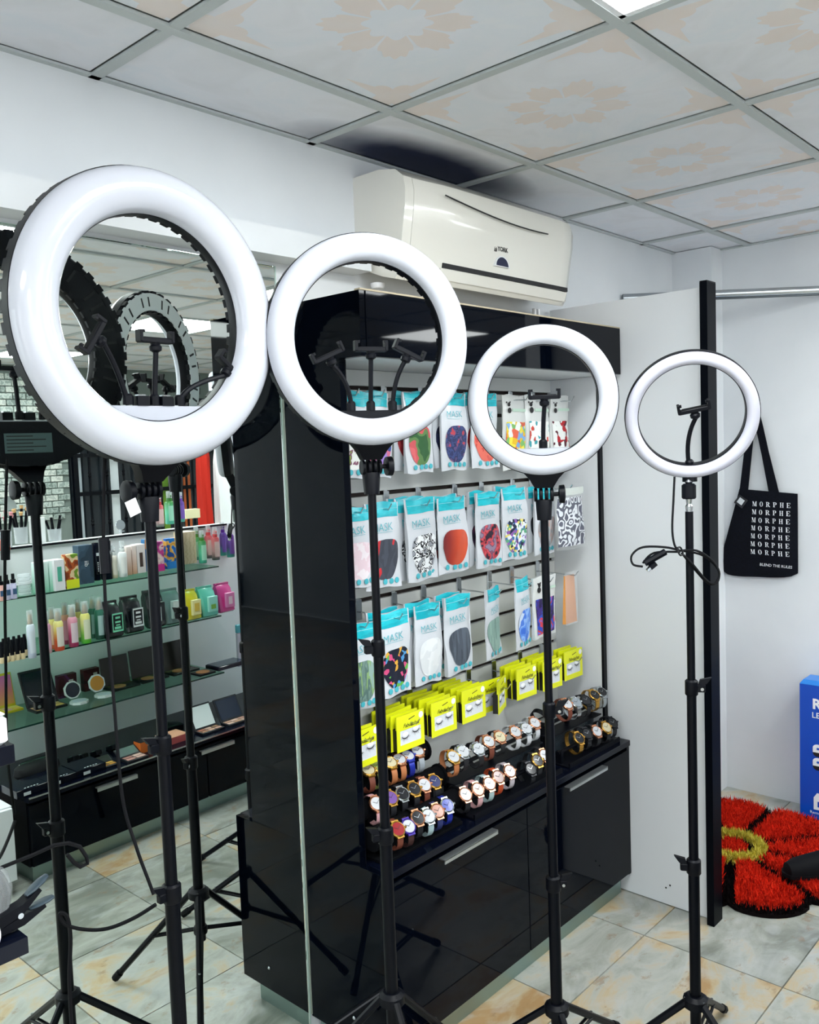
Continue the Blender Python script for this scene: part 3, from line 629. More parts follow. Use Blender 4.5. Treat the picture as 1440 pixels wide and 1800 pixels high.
    O('lower_hub', MB().lathe([(.017, hub-.012), (.020, hub-.008), (.020, hub+.010), (.017, hub+.014)], 12), BLACK, root)
    for az in legs:
        d = Vector((math.cos(math.radians(az)), math.sin(math.radians(az)), 0)); p0 = d*.024+Vector((0, 0, collar-.014)); p1 = d*legr+Vector((0, 0, .012)); mid = p0*.5+p1*.5
        lg = O('leg', MB().tube([p0, p1], .0092, 8), BLACKM, root)
        O('rubber_foot', MB().tube([p1+(p0-p1).normalized()*.03, p1], .0115, 8), RUBBER, lg)
        sd = Vector((-d.y, d.x, 0))
        O('brace', MB().tube([d*.018+sd*.006+Vector((0, 0, hub)), mid+sd*.006], .004, 6).tube([d*.018-sd*.006+Vector((0, 0, hub)), mid-sd*.006], .004, 6), BLACKM, lg)
        O('bolt', MB().lathe([(.004, -.012), (.004, .012)], 8, Matrix.Translation(p0) @ d.to_track_quat('Z', 'Y').to_matrix().to_4x4() @ rot('X', 90)), SILVER, lg)
        O('bolt', MB().lathe([(.004, -.012), (.004, .012)], 8, Matrix.Translation(mid) @ d.to_track_quat('Z', 'Y').to_matrix().to_4x4() @ rot('X', 90)), SILVER, lg)
    return root, c, F
WHITEPL = mat('plate_white', '#aaadb7', .3)
P1 = (.912, 1.512)
ring1, c1, F1 = ring_light('largest ring light, foremost on its tripod, three phone arms, reflected in the mirror', *P1, at(271, 561, 1, 1.455), .2712, .189, -89, -1, .036, BLACK, (WHITEPL, .160, -.002, True),
    [(.0, -.158, .0, -.060, 0, .0), (.055, -.158, .155, -.098, -38, -.005), (-.055, -.158, -.105, -.052, 58, -.02)], (1.035, .733), .315, (30, 150, -90), .40, knob=-1, levers=(-1, -1), rad=(.0105, .0125, .0150), vents=48, sticker=True)
P2 = (1.380, 1.370)
ring2, c2, F2 = ring_light('medium ring light with three raised phone arms, standing by the corner of the black cabinet', *P2, at(651, 598, 1, 1.325), .2225, .1655, -117, -1, .026, BACK_SHEEN, (BLACK, .148, -.006, False),
    [(-.044, -.148, -.085, -.052, 24, .0), (0, -.148, .0, -.040, 0, 0), (.050, -.148, .076, -.046, -25, .0)], (1.155, .722), .335, (6, -114, 126), .31, knob=1, levers=(-1, -1), vents=36, diffuser=DIFF2)
P3 = (1.742, 1.159)
ring3, c3, F3 = ring_light('smaller ring light with one upright phone holder, third in the line from the mirror', *P3, at(954, 704, 1, 1.134), .1715, .127, -143, -3, .020, BLACK, (WHITEPL, .110, -.002, False),
    [(0, -.110, .004, -.013, 0, .0)], (.960, .529), .21, (-3, 117, -123), .27, knob=1, diffuser=DIFF2)
P4 = (1.970, .9044)
ring4, c4, F4 = ring_light('smallest ring light, thin tilted ring with a coiled cable, in line with the black post', *P4, at(1216, 731, 1, .882), .1485, .120, -150, -16, .016, BLACK, None,
    [(-.002, -.129, .009, -.006, 10, -.013)], (1.003, .560), .218, (10, 130, -110), .295, ballhead=True, levers=(1, -1), rad=(.0095, .0115, .0135), diffuser=mat('ring_diffuser_lilac', '#bebecb', .2, coat=.3))
# cables belonging to the ring lights
def cable(root, base, pts, r=.0035, name='cable'):
    P = [Vector(p)-Vector((base[0], base[1], 0)) for p in pts]; out = []
    for i in range(len(P)-1):
        a, b_, c_, d = P[max(0, i-1)], P[i], P[i+1], P[min(len(P)-1, i+2)]
        for k in range(6):
            t = k/6; out.append(.5*((2*b_)+(c_-a)*t+(2*a-5*b_+4*c_-d)*t*t+(3*b_-a-3*c_+d)*t**3))
    out.append(P[-1]); return O(name, MB().tube(out, r, 6), RUBBER, root)
d1 = (Vector((*P1, HC))-Vector((0, 0, HC))).dot(fw); d4 = (Vector((*P4, HC))-Vector((0, 0, HC))).dot(fw)
cy1 = lambda u, v, y=0: deep(u, v, d1-.03)
cable(ring1, P1, [cy1(184, 800, 1.50), cy1(182, 900), cy1(183, 1000), cy1(188, 1100), cy1(200, 1230), cy1(215, 1400), cy1(240, 1490), cy1(262, 1550), cy1(270, 1572)])
O('inline_switch', MB().tube([cy1(182, 946)-Vector((*P1, 0)), cy1(186, 1008)-Vector((*P1, 0))], .010, 10), BLACK, ring1)
cable(ring1, P1, [cy1(274, 1590), cy1(235, 1614), cy1(190, 1632), cy1(150, 1634), cy1(115, 1625), cy1(105, 1606), cy1(118, 1612), cy1(124, 1650), cy1(122, 1720), cy1(126, 1800), cy1(132, 1880)], .0038)
cy4 = lambda u, v, y=0: deep(u, v, d4-.03+y)
cable(ring4, P4, [cy4(1186, 838), cy4(1184, 880), cy4(1182, 930), cy4(1186, 958), cy4(1193, 966)], .0025)
for k, pts in enumerate(([(1196, 968), (1170, 962), (1130, 962), (1111, 976), (1113, 992), (1130, 996)], [(1196, 970), (1150, 972), (1130, 990)], [(1196, 968), (1225, 968), (1252, 985), (1265, 1008), (1256, 1026), (1240, 1018), (1218, 992), (1198, 972)], [(1198, 968), (1235, 976), (1262, 1000), (1262, 1022), (1246, 1026), (1224, 1004), (1200, 974)])):
    cable(ring4, P4, [cy4(*p, .006*k) for p in pts], .0026)
O('inline_switch', MB().tube([cy4(1170, 970, 0)-Vector((*P4, 0)), cy4(1134, 990, 0)-Vector((*P4, 0))], .008, 8), BLACK, ring4)
O('plug', MB().tube([cy4(1153, 990, 0)-Vector((*P4, 0)), cy4(1143, 998, 0)-Vector((*P4, 0))], .007, 6), BLACK, ring4)
O('plug_contact', MB().tube([cy4(1143, 998, 0)-Vector((*P4, 0)), cy4(1138, 1003, 0)-Vector((*P4, 0))], .005, 6), SILVER, ring4)
O('cable_tie', MB().ring([(.010, -.002), (.012, -.002), (.012, .002), (.010, .002)], 10, Matrix.Translation(cy4(1196, 969, 0)-Vector((*P4, 0))) @ rot('X', 70)), INK, ring4)
tg_ = O('paper_tag', MB().box((-.012, 0, -.015), (.012, .001, .015)), mat('paper', '#e9eef0', .7), ring1, Matrix.Translation(at(234, 892, 1, 1.49)-Vector((*P1, 0))) @ rot('Y', -20))
# ------------------------------------------------------------------ face mask packs on the slatwall
POUCH = mat('pouch_white', '#c9cdd4', .3, spec=.5, coat=.3)
TEAL = fabric('pouch_teal', ['#12a3b4', '#19b1c0', '#2bbccb'], 16, rough=.28, stretch=(1, 1, 4))
TEALPRINT = mat('teal_print', '#3fa7b5', .5)
CLEAR = mat('clear_film', '#dfe6ea', .15, alpha=.35)
def outline_window():
    pts = []
    for k in range(28):
        t = 2*PI*k/28; c_, s_ = math.cos(t), math.sin(t)
        x = .415*math.copysign(abs(c_)**.55, c_); z = (.225 if s_ > 0 else .25)*math.copysign(abs(s_)**(.6 if s_ > 0 else .9), s_)
        if s_ < 0: x = x*(1-.28*abs(s_)) + .03*abs(s_)
        pts.append((x, -.655+z))
    return pts
WIN = outline_window()
ROWN = {1: 'top', 2: 'second', 3: 'third'}
hook_n = 0
def pack_surface(w_, h_, seed):
    rg = random.Random(seed); ph = [rg.uniform(0, 6.28) for _ in range(6)]; tw = rg.uniform(-.006, .006)
    def f(u, v):       # u -.5...5, v 0..1 down
        wob = .012*math.sin(v*9+ph[0])+.008*math.sin(v*17+ph[1])
        pinch = 1-.05*math.exp(-((v-.14)/.05)**2)
        x = w_*(u*pinch+(wob if abs(u) > .49 else wob*2*abs(u))*math.copysign(1, u)*.5)
        bul = .011*math.sin(PI*min(1, max(0, (v-.02)/.96)))**.6*(1-(2*u)**2)**.7
        y = -bul+.003*math.sin(v*7+ph[2])+tw*2*u*v+.0015*math.sin(u*14+v*6+ph[3])
        z = -h_*v+h_*.012*math.sin(u*8+ph[4])*(1 if v in (0, 1) else .3)
        return x, y, z
    return f
def patch(f, pts, off, centre):
    mb = MB(); n = len(pts); vs = []
    for s in (1, .66, .33):
        for x, z in pts:
            X, Z = centre[0]+(x-centre[0])*s, centre[1]+(z-centre[1])*s; p = f(X, -Z); vs.append((p[0], p[1]-off, p[2]))
    p = f(centre[0], -centre[1]); vs.append((p[0], p[1]-off, p[2])); fs = []
    for r in (0, 1):
        for j in range(n): k = (j+1) % n; fs.append((r*n+j, r*n+k, (r+1)*n+k, (r+1)*n+j))
    for j in range(n): fs.append((2*n+j, 2*n+(j+1) % n, 3*n))
    return mb.add(vs, fs)
def mask_pack(x, y, z, w_, h_, window, label, group, yaw=0, roll=0, kids=None, txt=True):
    t = thing('mask_pack', label, 'face mask pack', T(x, y, z) @ rot('Z', yaw) @ rot('Y', roll), group)
    seed = int(x*1000)+int(z*777); f = pack_surface(w_, h_, seed); rows = []
    NU, NV = 8, 12
    for j in range(NV+1):
        v = j/NV; fr = [f(-.5+i/NU, v) for i in range(NU+1)]
        rows.append([p for p in fr]+[(p[0], .004-(p[1]*.35), p[2]) for p in reversed(fr)])
    O('pouch', MB().loft(rows), POUCH if not kids else mat('pouch_kids', '#cdd0cf', .35, coat=.2), t)
    if not kids:
        hd = MB(); vs = []; n = 8
        for v in (.0, .04, .09, .135, .17):
            for i in range(n+1): p = f(-.455+.91*i/n, v); vs.append((p[0], p[1]-.0012, p[2]))
        hd.add(vs, [(r*(n+1)+i, r*(n+1)+i+1, (r+1)*(n+1)+i+1, (r+1)*(n+1)+i) for r in range(4) for i in range(n)])
        O('header', hd, TEAL, t)
        O('seal_line', MB().tube([tuple(Vector(f(-.45+.9*i/8, .075))+Vector((0, -.0016, 0))) for i in range(9)], .0009, 4), mat('seal_pale', '#8fdde6', .3), t)
        if window: O('mask_window', patch(f, WIN, .0016, (.0, -.66)), window, t)
        if txt:
            p = f(-.12, .29); O('lettering', text_mesh('MASK', w_*.235, 0, 1.02, -.0002), TEALPRINT, t, T(p[0], p[1]-.0042, p[2]) @ rot('Y', -2) @ UPRIGHT)
            p = f(-.1, .345); O('lettering', MB().box((p[0]-w_*.28, p[1]-.0022, p[2]-.0004), (p[0]+w_*.28, p[1]-.0017, p[2]+.0004)), TEALPRINT, t)
            ic = MB()
            for k, u in enumerate((-.22, .0, .19, .36)):
                p = f(u, .925-.012*k*(k-3)*.2); ic.lathe([(w_*.062, 0), (w_*.062, .0012), (w_*.045, .0016)], 10, T(p[0], p[1]-.0018, p[2]) @ rot('X', 90))
            O('icon_print', ic, TEALPRINT, t)
    else:
        pts = [(-.42, -.36), (.42, -.36), (.42, -.94), (-.42, -.94)]
        full = [(pts[k][0]+(pts[(k+1) % 4][0]-pts[k][0])*q/6, pts[k][1]+(pts[(k+1) % 4][1]-pts[k][1])*q/6) for k in range(4) for q in range(6)]
        O('mask_window', patch(f, full, .0016, (0, -.65)), window, t)
        bl = MB()
        for du, dv, rr in ((-.30, .13, .055), (-.30, .21, .075), (-.36, .10, .022), (-.24, .10, .022)):
            p = f(du, dv); bl.lathe([(w_*rr, 0), (w_*rr, .001)], 10, T(p[0], p[1]-.0016, p[2]) @ rot('X', 90))
        O('panda_print', bl, INK, t)
        p = f(.12, .2); O('band', MB().box((p[0]-w_*.3, p[1]-.0018, p[2]-h_*.02), (p[0]+w_*.3, p[1]-.0012, p[2]+h_*.02)), mat('pale_green_print', '#b9d3c3', .5), t)
    return t
def hook(x, z, row, ln=.155, tip=True):
    global hook_n
    hook_n += 1
    h = thing('slatwall_hook', 'chrome slatwall hook in the %s row, %s from the glossy side panel' % (row, ORD[sum(1 for o in HOOKS if o == row)]), 'hook', T(x, 1.727, z), 'chrome slatwall hooks'); HOOKS.append(row)
    O('bracket', MB().rbox((-.011, -.005, -.052), (.011, 0, .004), .0015).box((-.008, -.001, .000), (.008, .006, .008)), SILVER, h)
    O('arm', MB().tube([(0, -.004, -.03), (0, -.02, -.03), (0, -ln, -.034), (0, -ln-.012, -.018)], .0022, 6), SILVER, h)
HOOKS = []
FB_ = {
 'grapes': fabric('print_grapes', ['#e8eae8', '#e8eae8', '#e4e8e2', '#7b4a63', '#8aa84a'], 42),
 'purple': fabric('print_purple', ['#5d6cc0', '#9a7fc8', '#c96a8a', '#3a4a8c'], 30),
 'darkred': fabric('print_darkred', ['#5e0f18', '#8c1a24', '#a3333a'], 20, stretch=(3, 3, .6)),
 'melon': fabric('print_melon', ['#2f5a35', '#5a7d4a', '#c4545a', '#d1646a', '#c9555f', '#d87a7c'], 11),
 'navy': fabric('print_navy', ['#0c1028', '#1a2145', '#101632', '#8e2f38'], 40),
 'navyred': fabric('print_navy_red', ['#2d3560', '#3c4a7c', '#2b3358', '#5b4b78', '#b8404a'], 45),
 'coral': fabric('print_coral', ['#c24a44', '#d86a5c', '#c95850'], 22),
 'kidsyellow': fabric('print_kids_yellow', ['#e3e7e2', '#e8d84a', '#e0b52c', '#7aa7d8', '#d9634a', '#7db56a'], 60, 'voronoi'),
 'kidsrobot': fabric('print_kids_robot', ['#eceeea', '#e8eae6', '#c8453a', '#eceeea', '#3f9aa5', '#e9ebe8'], 70, 'voronoi'),
 'kidsred': fabric('print_kids_red', ['#eceeec', '#e9ebe9', '#b3202a', '#eceeec', '#5a2030', '#e9ebe9'], 64, 'voronoi'),
 'pink': fabric('print_pale_pink', ['#e2d2da', '#dfc8d2', '#e6dce2'], 30),
 'snake': fabric('print_snake', ['#3b3f4a', '#444955', '#3b3f4a', '#414652', '#c03038'], 13, stretch=(1.6, 1, .7)),
 'bw': fabric('print_black_white', ['#e4e7ea', '#e4e7ea', '#15171f', '#e4e7ea', '#1b1d26', '#8a8f98'], 48),
 'fire': gradient_mat('print_fire', [(0, '#4a1f2c'), (.3, '#8e2a26'), (.55, '#c4482a'), (.8, '#d2502c'), (1, '#8c2a22')], -.07, .07, 0),
 'plum': fabric('print_plum', ['#14101f', '#2a1530', '#421a38', '#6a2038'], 34),
 'plaid': fabric('print_plaid', ['#2a1c2e', '#a8323c', '#c4505a', '#6c4a66', '#8a7a92'], 38),
 'floral': fabric('print_floral', ['#1f2a44', '#dce3ea', '#e2d26a', '#3c66a8', '#8a5aa8', '#5aa07a', '#e6e8ec'], 110, 'voronoi'),
 'blackw': fabric('print_black', ['#0b0d14', '#12141d', '#1c1f2a'], 30),
 'shimmer': fabric('print_shimmer', ['#8a9096', '#a7adb2', '#b89a92', '#7c848c'], 30, stretch=(3, 3, .5)),
 'swirl': fabric('print_swirl', ['#1d2244', '#e6e9ef', '#1d2244', '#dfe3ea', '#20264a'], 24, detail=1),
 'greygreen': fabric('print_grey_green', ['#5f7a74', '#6f8a82', '#4f6a66', '#7fa06a', '#88a49c'], 26, stretch=(3, 3, .5)),
 'hearts': fabric('print_hearts', ['#14182a', '#171b2e', '#12162a', '#14182a', '#151a2c', '#13172a', '#5aa848', '#14182a', '#d8a23c', '#c84a7a', '#4a90c8'], 80, 'voronoi'),
 'white': fabric('print_white', ['#d9dde1', '#dfe2e5', '#d4d8dc'], 20),
 'charcoal': fabric('print_charcoal', ['#3e4550', '#4a525e', '#565f6c'], 16, stretch=(4, 4, .4)),
 'sage': fabric('print_sage', ['#7d9a92', '#8aa69c', '#6f8c85'], 16, stretch=(4, 4, .4)),
 'tiedye': fabric('print_tie_dye', ['#3a6ad0', '#5a8ae0', '#8ab0ea', '#4a7ad8', '#c8d8f0'], 16),
 'space': fabric('print_space', ['#241a48', '#3a2a78', '#2a4ab0', '#c03a4a', '#4a6ad0'], 22),
}
# row, x of the pack centre, size, print, words, how many darker packs hang behind it
PACKS = [  # (row, uTL, vTL, uTR, vTR, v bottom mid, print, words, n behind, print behind)
 (1, 594, 688, 619, 688, 842, 'grapes', 'white fruit print', 1, 'blackw'), (1, 633, 689, 681, 689, 840, 'purple', 'blue and purple print', 1, 'darkred'),
 (1, 707, 690, 757, 690, 831, 'melon', 'watermelon print', 1, 'darkred'), (1, 774, 690, 819, 690, 826, 'navyred', 'navy and red print', 1, 'navy'), (1, 828, 692, 872, 692, 823, 'coral', 'coral print', 1, 'darkred'),
 (2, 596, 895, 623, 892, 1036, 'pink', 'pale pink print', 0, None), (2, 640, 884, 699, 882, 1033, 'snake', 'dark grey window and red snake print', 0, None),
 (2, 711, 879, 764, 874, 1020, 'bw', 'black and white scribble print', 2, 'bw'), (2, 768, 877, 819, 870, 1005, 'fire', 'fiery orange print', 1, 'navy'), (2, 836, 868, 878, 862, 995, 'plaid', 'red and black plaid print', 1, 'plum'),
 (2, 881, 859, 925, 855, 982, 'floral', 'multicoloured flower print', 1, 'blackw'), (2, 939, 858, 975, 856, 972, 'shimmer', 'grey shimmering print', 1, 'blackw'),
 (3, 612, 1101, 651, 1093, 1247, 'greygreen', 'grey green streaked print', 0, None), (3, 660, 1078, 718, 1072, 1221, 'hearts', 'black window and bright shapes', 1, 'navy'), (3, 730, 1068, 773, 1054, 1199, 'white', 'plain white window', 1, 'white'),
 (3, 779, 1051, 826, 1040, 1181, 'charcoal', 'charcoal pleated window', 1, 'blackw'), (3, 850, 1040, 878, 1027, 1154, 'sage', 'sage green pleated window', 0, None), (3, 900, 1020, 934, 1013, 1138, 'tiedye', 'blue tie-dye print', 0, None),
]
YP = {1: 1.60, 2: 1.597, 3: 1.597}
HZ = {1: 1.757, 2: 1.464, 3: 1.172}
for row, ul, vl, ur, vr, vb, pr, words_, nb, prb in PACKS:
    y = YP[row]; a, b_ = at(ul, vl, 1, y), at(ur, vr, 1, y); c_ = at((ul+ur)/2+8, vb, 1, y)
    w_ = b_.x-a.x; z = (a.z+b_.z)/2; h_ = z-c_.z; x = (a.x+b_.x)/2
    yaw = 0; roll = random.uniform(-1.5, 1.5)
    if ul < 625 and row < 3 or ul == 612: w_ = .122; x = max(b_.x-w_/2, GX0+.022+w_/2)
    elif ur-ul < 40 : yaw = {'sage': 19, 'tiedye': 14}.get(pr, 0)
    if yaw: w_ = .118
    wr = max(.112, min(.128, w_))
    mask_pack(x, y, z, wr, h_, FB_[pr], 'mask pack with %s, front of its hook, %s row' % (words_, ROWN[row]), 'face mask packs on the slatwall', yaw, roll)
    for k in range(nb):
        mask_pack(x-.010-.006*k, y+.028*(k+1), z+.004, wr*.98, h_*.99, FB_[prb], 'mask pack half hidden behind the %s one, %s row%s' % (words_, ROWN[row], ', further back' if k else ''), 'face mask packs on the slatwall', random.uniform(-4, 4), random.uniform(-2, 2))
    hook(x, HZ[row], ROWN[row])
KIDS = [(1, 883, 695, 921, 694, 826, 'kidsyellow', 'yellow and blue toy print'), (1, 923, 695, 963, 695, 822, 'kidsrobot', 'small red and teal toy print'), (1, 966, 696, 998, 696, 818, 'kidsred', 'red creature print'), (3, 936, 1017, 975, 1007, 1116, 'space', 'purple and blue space print')]
for row, ul, vl, ur, vr, vb, pr, words_ in KIDS:
    y = YP[row]+(.02 if row == 1 else 0); a, b_, c_ = at(ul, vl, 1, y), at(ur, vr, 1, y), at((ul+ur)/2+8, vb, 1, y); z = (a.z+b_.z)/2; x = (a.x+b_.x)/2
    mask_pack(x, y, z, b_.x-a.x, z-c_.z, FB_[pr], 'childrens face mask pack with %s on white, %s row' % (words_, ROWN[row]), 'childrens face mask packs', 0, random.uniform(-1, 1), kids=True)
    hook(x, HZ[row], ROWN[row])
# scribbled letters on the black and white pack are part of its print
# bandana bag and orange folded cloth at the partition end
a, b_, c_ = at(976, 858, 1, 1.565), at(1031, 854, 1, 1.565), at(1005, 964, 1, 1.565)
bn = thing('bandana_bag', 'clear bag holding a navy and white swirl bandana, second row by the partition end', 'bandana', T((a.x+b_.x)/2-.012, 1.565, a.z), None)
f = pack_surface(.17, a.z-c_.z, 5)
sq = lambda u0, u1, v0, v1: [((u0, -v0), (u1, -v0), (u1, -v1), (u0, -v1))[k] for k in range(4)]
def grid_patch(u0, u1, v0, v1, off, n=6):
    mb = MB(); vs = []
    for j in range(n+1):
        for i in range(n+1): p = f(u0+(u1-u0)*i/n, v0+(v1-v0)*j/n); vs.append((p[0], p[1]-off, p[2]))
    return mb.add(vs, [(j*(n+1)+i, j*(n+1)+i+1, (j+1)*(n+1)+i+1, (j+1)*(n+1)+i) for j in range(n) for i in range(n)])
O('cloth', grid_patch(-.44, .44, .17, .95, .0), FB_['swirl'], bn); O('film', grid_patch(-.5, .5, 0, 1, .003), mat('bag_film', '#e6eaee', .1, alpha=.14), bn); O('header', grid_patch(-.46, .46, .02, .13, .0045, 4), mat('film_header', '#d5dcd6', .3, alpha=.75), bn)
hook((a.x+b_.x)/2, 1.464, 'second')
a, b_, c_ = at(989, 1013, 1, 1.60), at(1009, 1009, 1, 1.60), at(1002, 1094, 1, 1.60)
og = thing('folded_mask', 'orange pleated cloth mask in a clear sleeve, third row by the partition end', 'face mask', T((a.x+b_.x)/2, 1.60, a.z))
rows = []
for j in range(8):
    v = j/7; rows.append([((-.5+i/14)*(.060+.018*v), -.006*(1 if i % 2 else -1)*(.5+.5*v)-.004, -(a.z-c_.z)*v) for i in range(15)])
O('cloth', MB().loft(rows, False, None, False), mat('orange_cloth', '#e39a4a', .7), og); O('sleeve', MB().box((-.038, -.011, -(a.z-c_.z)-.004), (.038, -.0105, .012)), mat('sleeve_film', '#e6eaec', .15, alpha=.18), og)
hook((a.x+b_.x)/2, 1.172, 'third')

# ------------------------------------------------------------------ lash boxes
YELLOW = mat('lash_yellow', '#dfe414', .4, coat=.2)
LBLACK = mat('lash_tray', '#0a0a0d', .4)
LWIN = mat('lash_window', '#d5dae2', .15)
def lash_meshes():
    w_, h_ = .108, .098; M_ = {}
    c_ = MB(); x0, x1, z0, z1 = -w_/2, w_/2, -h_, 0; wx0, wx1, wz0, wz1 = x0+.013, x1-.013, z0+.017, z0+.057
    for q in (((x0, z0), (x1, wz0)), ((x0, wz1), (x1, z1)), ((x0, wz0), (wx0, wz1)), ((wx1, wz0), (x1, wz1))): c_.box((q[0][0], -.0015, q[0][1]), (q[1][0], .0, q[1][1]))
    M_['card'] = c_; M_['tray'] = MB().box((x0+.003, .0005, z0+.002), (x1-.003, .017, z0+.062))
    M_['card_back'] = MB().box((x0, .0005, z0+.062), (x1, .003, z1))
    M_['window'] = MB().box((wx0, -.0006, wz0), (wx1, .0004, wz1))
    for s in (-1, 1):
        l = MB(); cx, cz = s*.021, wz0+.026+.004*s
        for k in range(11):
            t = math.radians(200+14*k); p = (cx+.014*math.cos(t), cz+.010*math.sin(t)+.004); ln = .008+.003*math.sin(k*2.1); d = (math.cos(t)*.9+s*.15, math.sin(t)*.8-.25)
            l.add([(p[0]-.0011, -.0009, p[1]), (p[0]+.0011, -.0009, p[1]), (p[0]+d[0]*ln, -.0009, p[1]+d[1]*ln)], [(0, 1, 2)])
            if k < 10:
                t2 = math.radians(200+14*(k+1)); l.add([(p[0], -.0009, p[1]-.001), (cx+.014*math.cos(t2), -.0009, cz+.010*math.sin(t2)+.003), (cx+.014*math.cos(t2), -.0009, cz+.010*math.sin(t2)+.006), (p[0], -.0009, p[1]+.002)], [(0, 1, 2, 3)])
        M_['lash'+str(s)] = l; M_['lid'+str(s)] = MB().lathe([(.0, 0), (.0095, 0)], 12, T(cx, -.0010, cz+.006) @ rot('X', 90) @ Matrix.Diagonal((1.2, .62, 1, 1)), False)
    M_['sticker'] = MB().lathe([(.0, .0), (.009, 0)], 14, T(x1-.013, -.0022, z1-.013) @ rot('X', 90), False)
    M_['line'] = MB().box((.0, -.0019, z0+.0625), (.034, -.0015, z0+.0632))
    M_['hole'] = MB().box((-.014, -.0021, -.014), (.010, -.0015, -.012), T(.004, 0, 0) @ rot('Y', -12))
    return {k: v.mesh(k, 0) for k, v in M_.items()}
LM = lash_meshes()
def lash(x, y, z, label, yaw=0, front=True, roll=0):
    t = thing('lash_box', label, 'lash box', T(x, y, z) @ rot('Z', yaw) @ rot('Y', roll), 'yellow lash boxes')
    O('card', LM['card'], YELLOW, t); O('card_back', LM['card_back'], YELLOW, t); O('tray', LM['tray'], LBLACK, t); O('window', LM['window'], LWIN, t)
    if front:
        for s in (-1, 1): O('lash', LM['lash%d' % s], INK, t); O('lash_band', LM['lid%d' % s], mat('lash_band_white', '#f2f4f6', .5), t)
        O('lettering', text_mesh('Fabulashes', .0155, .35, .95, .0001), INK, t, T(.002, -.0021, -.030) @ UPRIGHT)
        O('sticker', LM['sticker'], mat('sticker_white', '#eef0f2', .5), t); O('lettering', LM['line'], INK, t); O('hole_mark', LM['hole'], INK, t)
LASH = [(625, 1287, 661, 1274, 1, 0), (696, 1262, 744, 1245, 4, 0), (757, 1237, 801, 1223, 5, 0), (812, 1216, 851, 1202, 5, 0), (872, 1199, 891, 1188, 1, 24), (909, 1178, 941, 1167, 3, 0), (957, 1163, 984, 1155, 4, 0), (996, 1146, 1018, 1139, 2, 0)]
for k, (ul, vl, ur, vr, nb, yaw) in enumerate(LASH):
    y = 1.595; a, b_ = at(ul, vl, 1, y), at(ur, vr, 1, y); x = (a.x+b_.x)/2; z = (a.z+b_.z)/2
    if k == 0: x = GX0+.03+.054
    if k == 7: x = min(x, GX1-.02-.06)
    lash(x, y, z, 'yellow lash box with two lashes, front of the %s hook from the glossy side panel' % ORD[k], yaw or random.uniform(-3, 3), True, random.uniform(-2, 2))
    for j in range(nb):
        lash(x-.003*j+random.uniform(-.003, .003)-(.03 if yaw else 0), y+.0205*(j+1), z+.0035*(j+1)*.3+random.uniform(-.002, .002), 'yellow lash box, %s back from the front one on the %s lash hook' % (ORD[j], ORD[k]), random.uniform(-3, 3), j == 0 and bool(yaw), random.uniform(-2, 2))
    hook(x, .876, 'lowest')

# ------------------------------------------------------------------ watches
METAL = {'gold': mat('watch_gold', '#c99a4a', .25, .9), 'rose': mat('watch_rose_gold', '#cf9070', .25, .9), 'silver': mat('watch_silver', '#b9bfc4', .22, .95), 'black': mat('watch_black', '#12141c', .3, .4), 'blue': mat('watch_blue', '#1f2f9a', .3, .3), 'purple': mat('watch_purple', '#3a2590', .3, .3)}
def plain(n, c, r=.55): return mat('w_'+n, c, r)
COL = {'white': '#bfc2c8', 'black': '#0e1018', 'navy': '#232c5e', 'red': '#8e1a24', 'purple': '#6a4a90', 'rose': '#b8897a', 'pale': '#b5adb5', 'green': '#9aa85a', 'blue': '#4552a8', 'grey': '#8a929a', 'cream': '#c9c0a2', 'brown': '#6a3424', 'tan': '#a8683e', 'orange': '#b4441c', 'pink': '#c99a9e', 'teal': '#9fb6ba', 'dkbrown': '#3a1f1c'}
WM = {}
def watch(x, y, z, el, case, dial, band, label, group, r=.0172, loop=True, yaw=-14):
    t = thing('wristwatch', label, 'watch', T(x, y, z) @ rot('Z', yaw) @ rot('X', el), group)     # local -y: dial normal
    if 'case' not in WM:
        q = 1
        WM['case'] = MB().lathe([(.0150, -.004), (.0172, -.003), (.0172, .002), (.0150, .004), (.0142, .0036), (.0140, .002)], 20, rot('X', 90)); WM['dial'] = MB().lathe([(0, .0026), (.0142, .0024)], 20, rot('X', 90), False)
        WM['crown'] = MB().lathe([(.002, 0), (.0028, .001), (.0028, .004), (.002, .005)], 8, T(.017, 0, 0) @ rot('Y', 90))
        WM['hand'] = MB().box((-.0004, -.0034, -.001), (.0004, -.003, .0095)); WM['lug'] = MB().box((-.0085, -.002, .014), (.0085, .003, .0195)); WM['lug2'] = MB().box((-.0085, -.002, -.0195), (.0085, .003, -.014))
        rows = []
        for k in range(29):
            a = math.radians(28+304*k/28); rr = (.0262, .030)
            rows.append([(s*.0075*(1-.15*math.sin(a/2)), -(rr[0]+d)*math.cos(a)+.026, (rr[1]+d)*math.sin(a)) for s, d in ((-1, 0), (1, 0), (1, .0022), (-1, .0022))])
        WM['strap'] = MB().loft(rows)
        for k in WM:
            WM[k].v = [tuple(1.2*q_ for q_ in p_) for p_ in WM[k].v]; WM[k] = WM[k].mesh(k); fix_normals(WM[k])
    O('case', WM['case'], METAL[case], t); O('lug', WM['lug'], METAL[case], t); O('lug', WM['lug2'], METAL[case], t); O('crown', WM['crown'], METAL[case], t)
    d = O('dial', WM['dial'], plain('dial_'+dial, COL[dial], .2), t)
    for ang in (-60, 50): O('hand', WM['hand'], METAL['silver'] if dial in ('black', 'navy') else METAL['black'], d, rot('Y', ang))
    O('strap', WM['strap'], METAL[band] if band in METAL and band not in ('black',) else plain('strap_'+band, COL.get(band, '#0e1018'), .6), t)
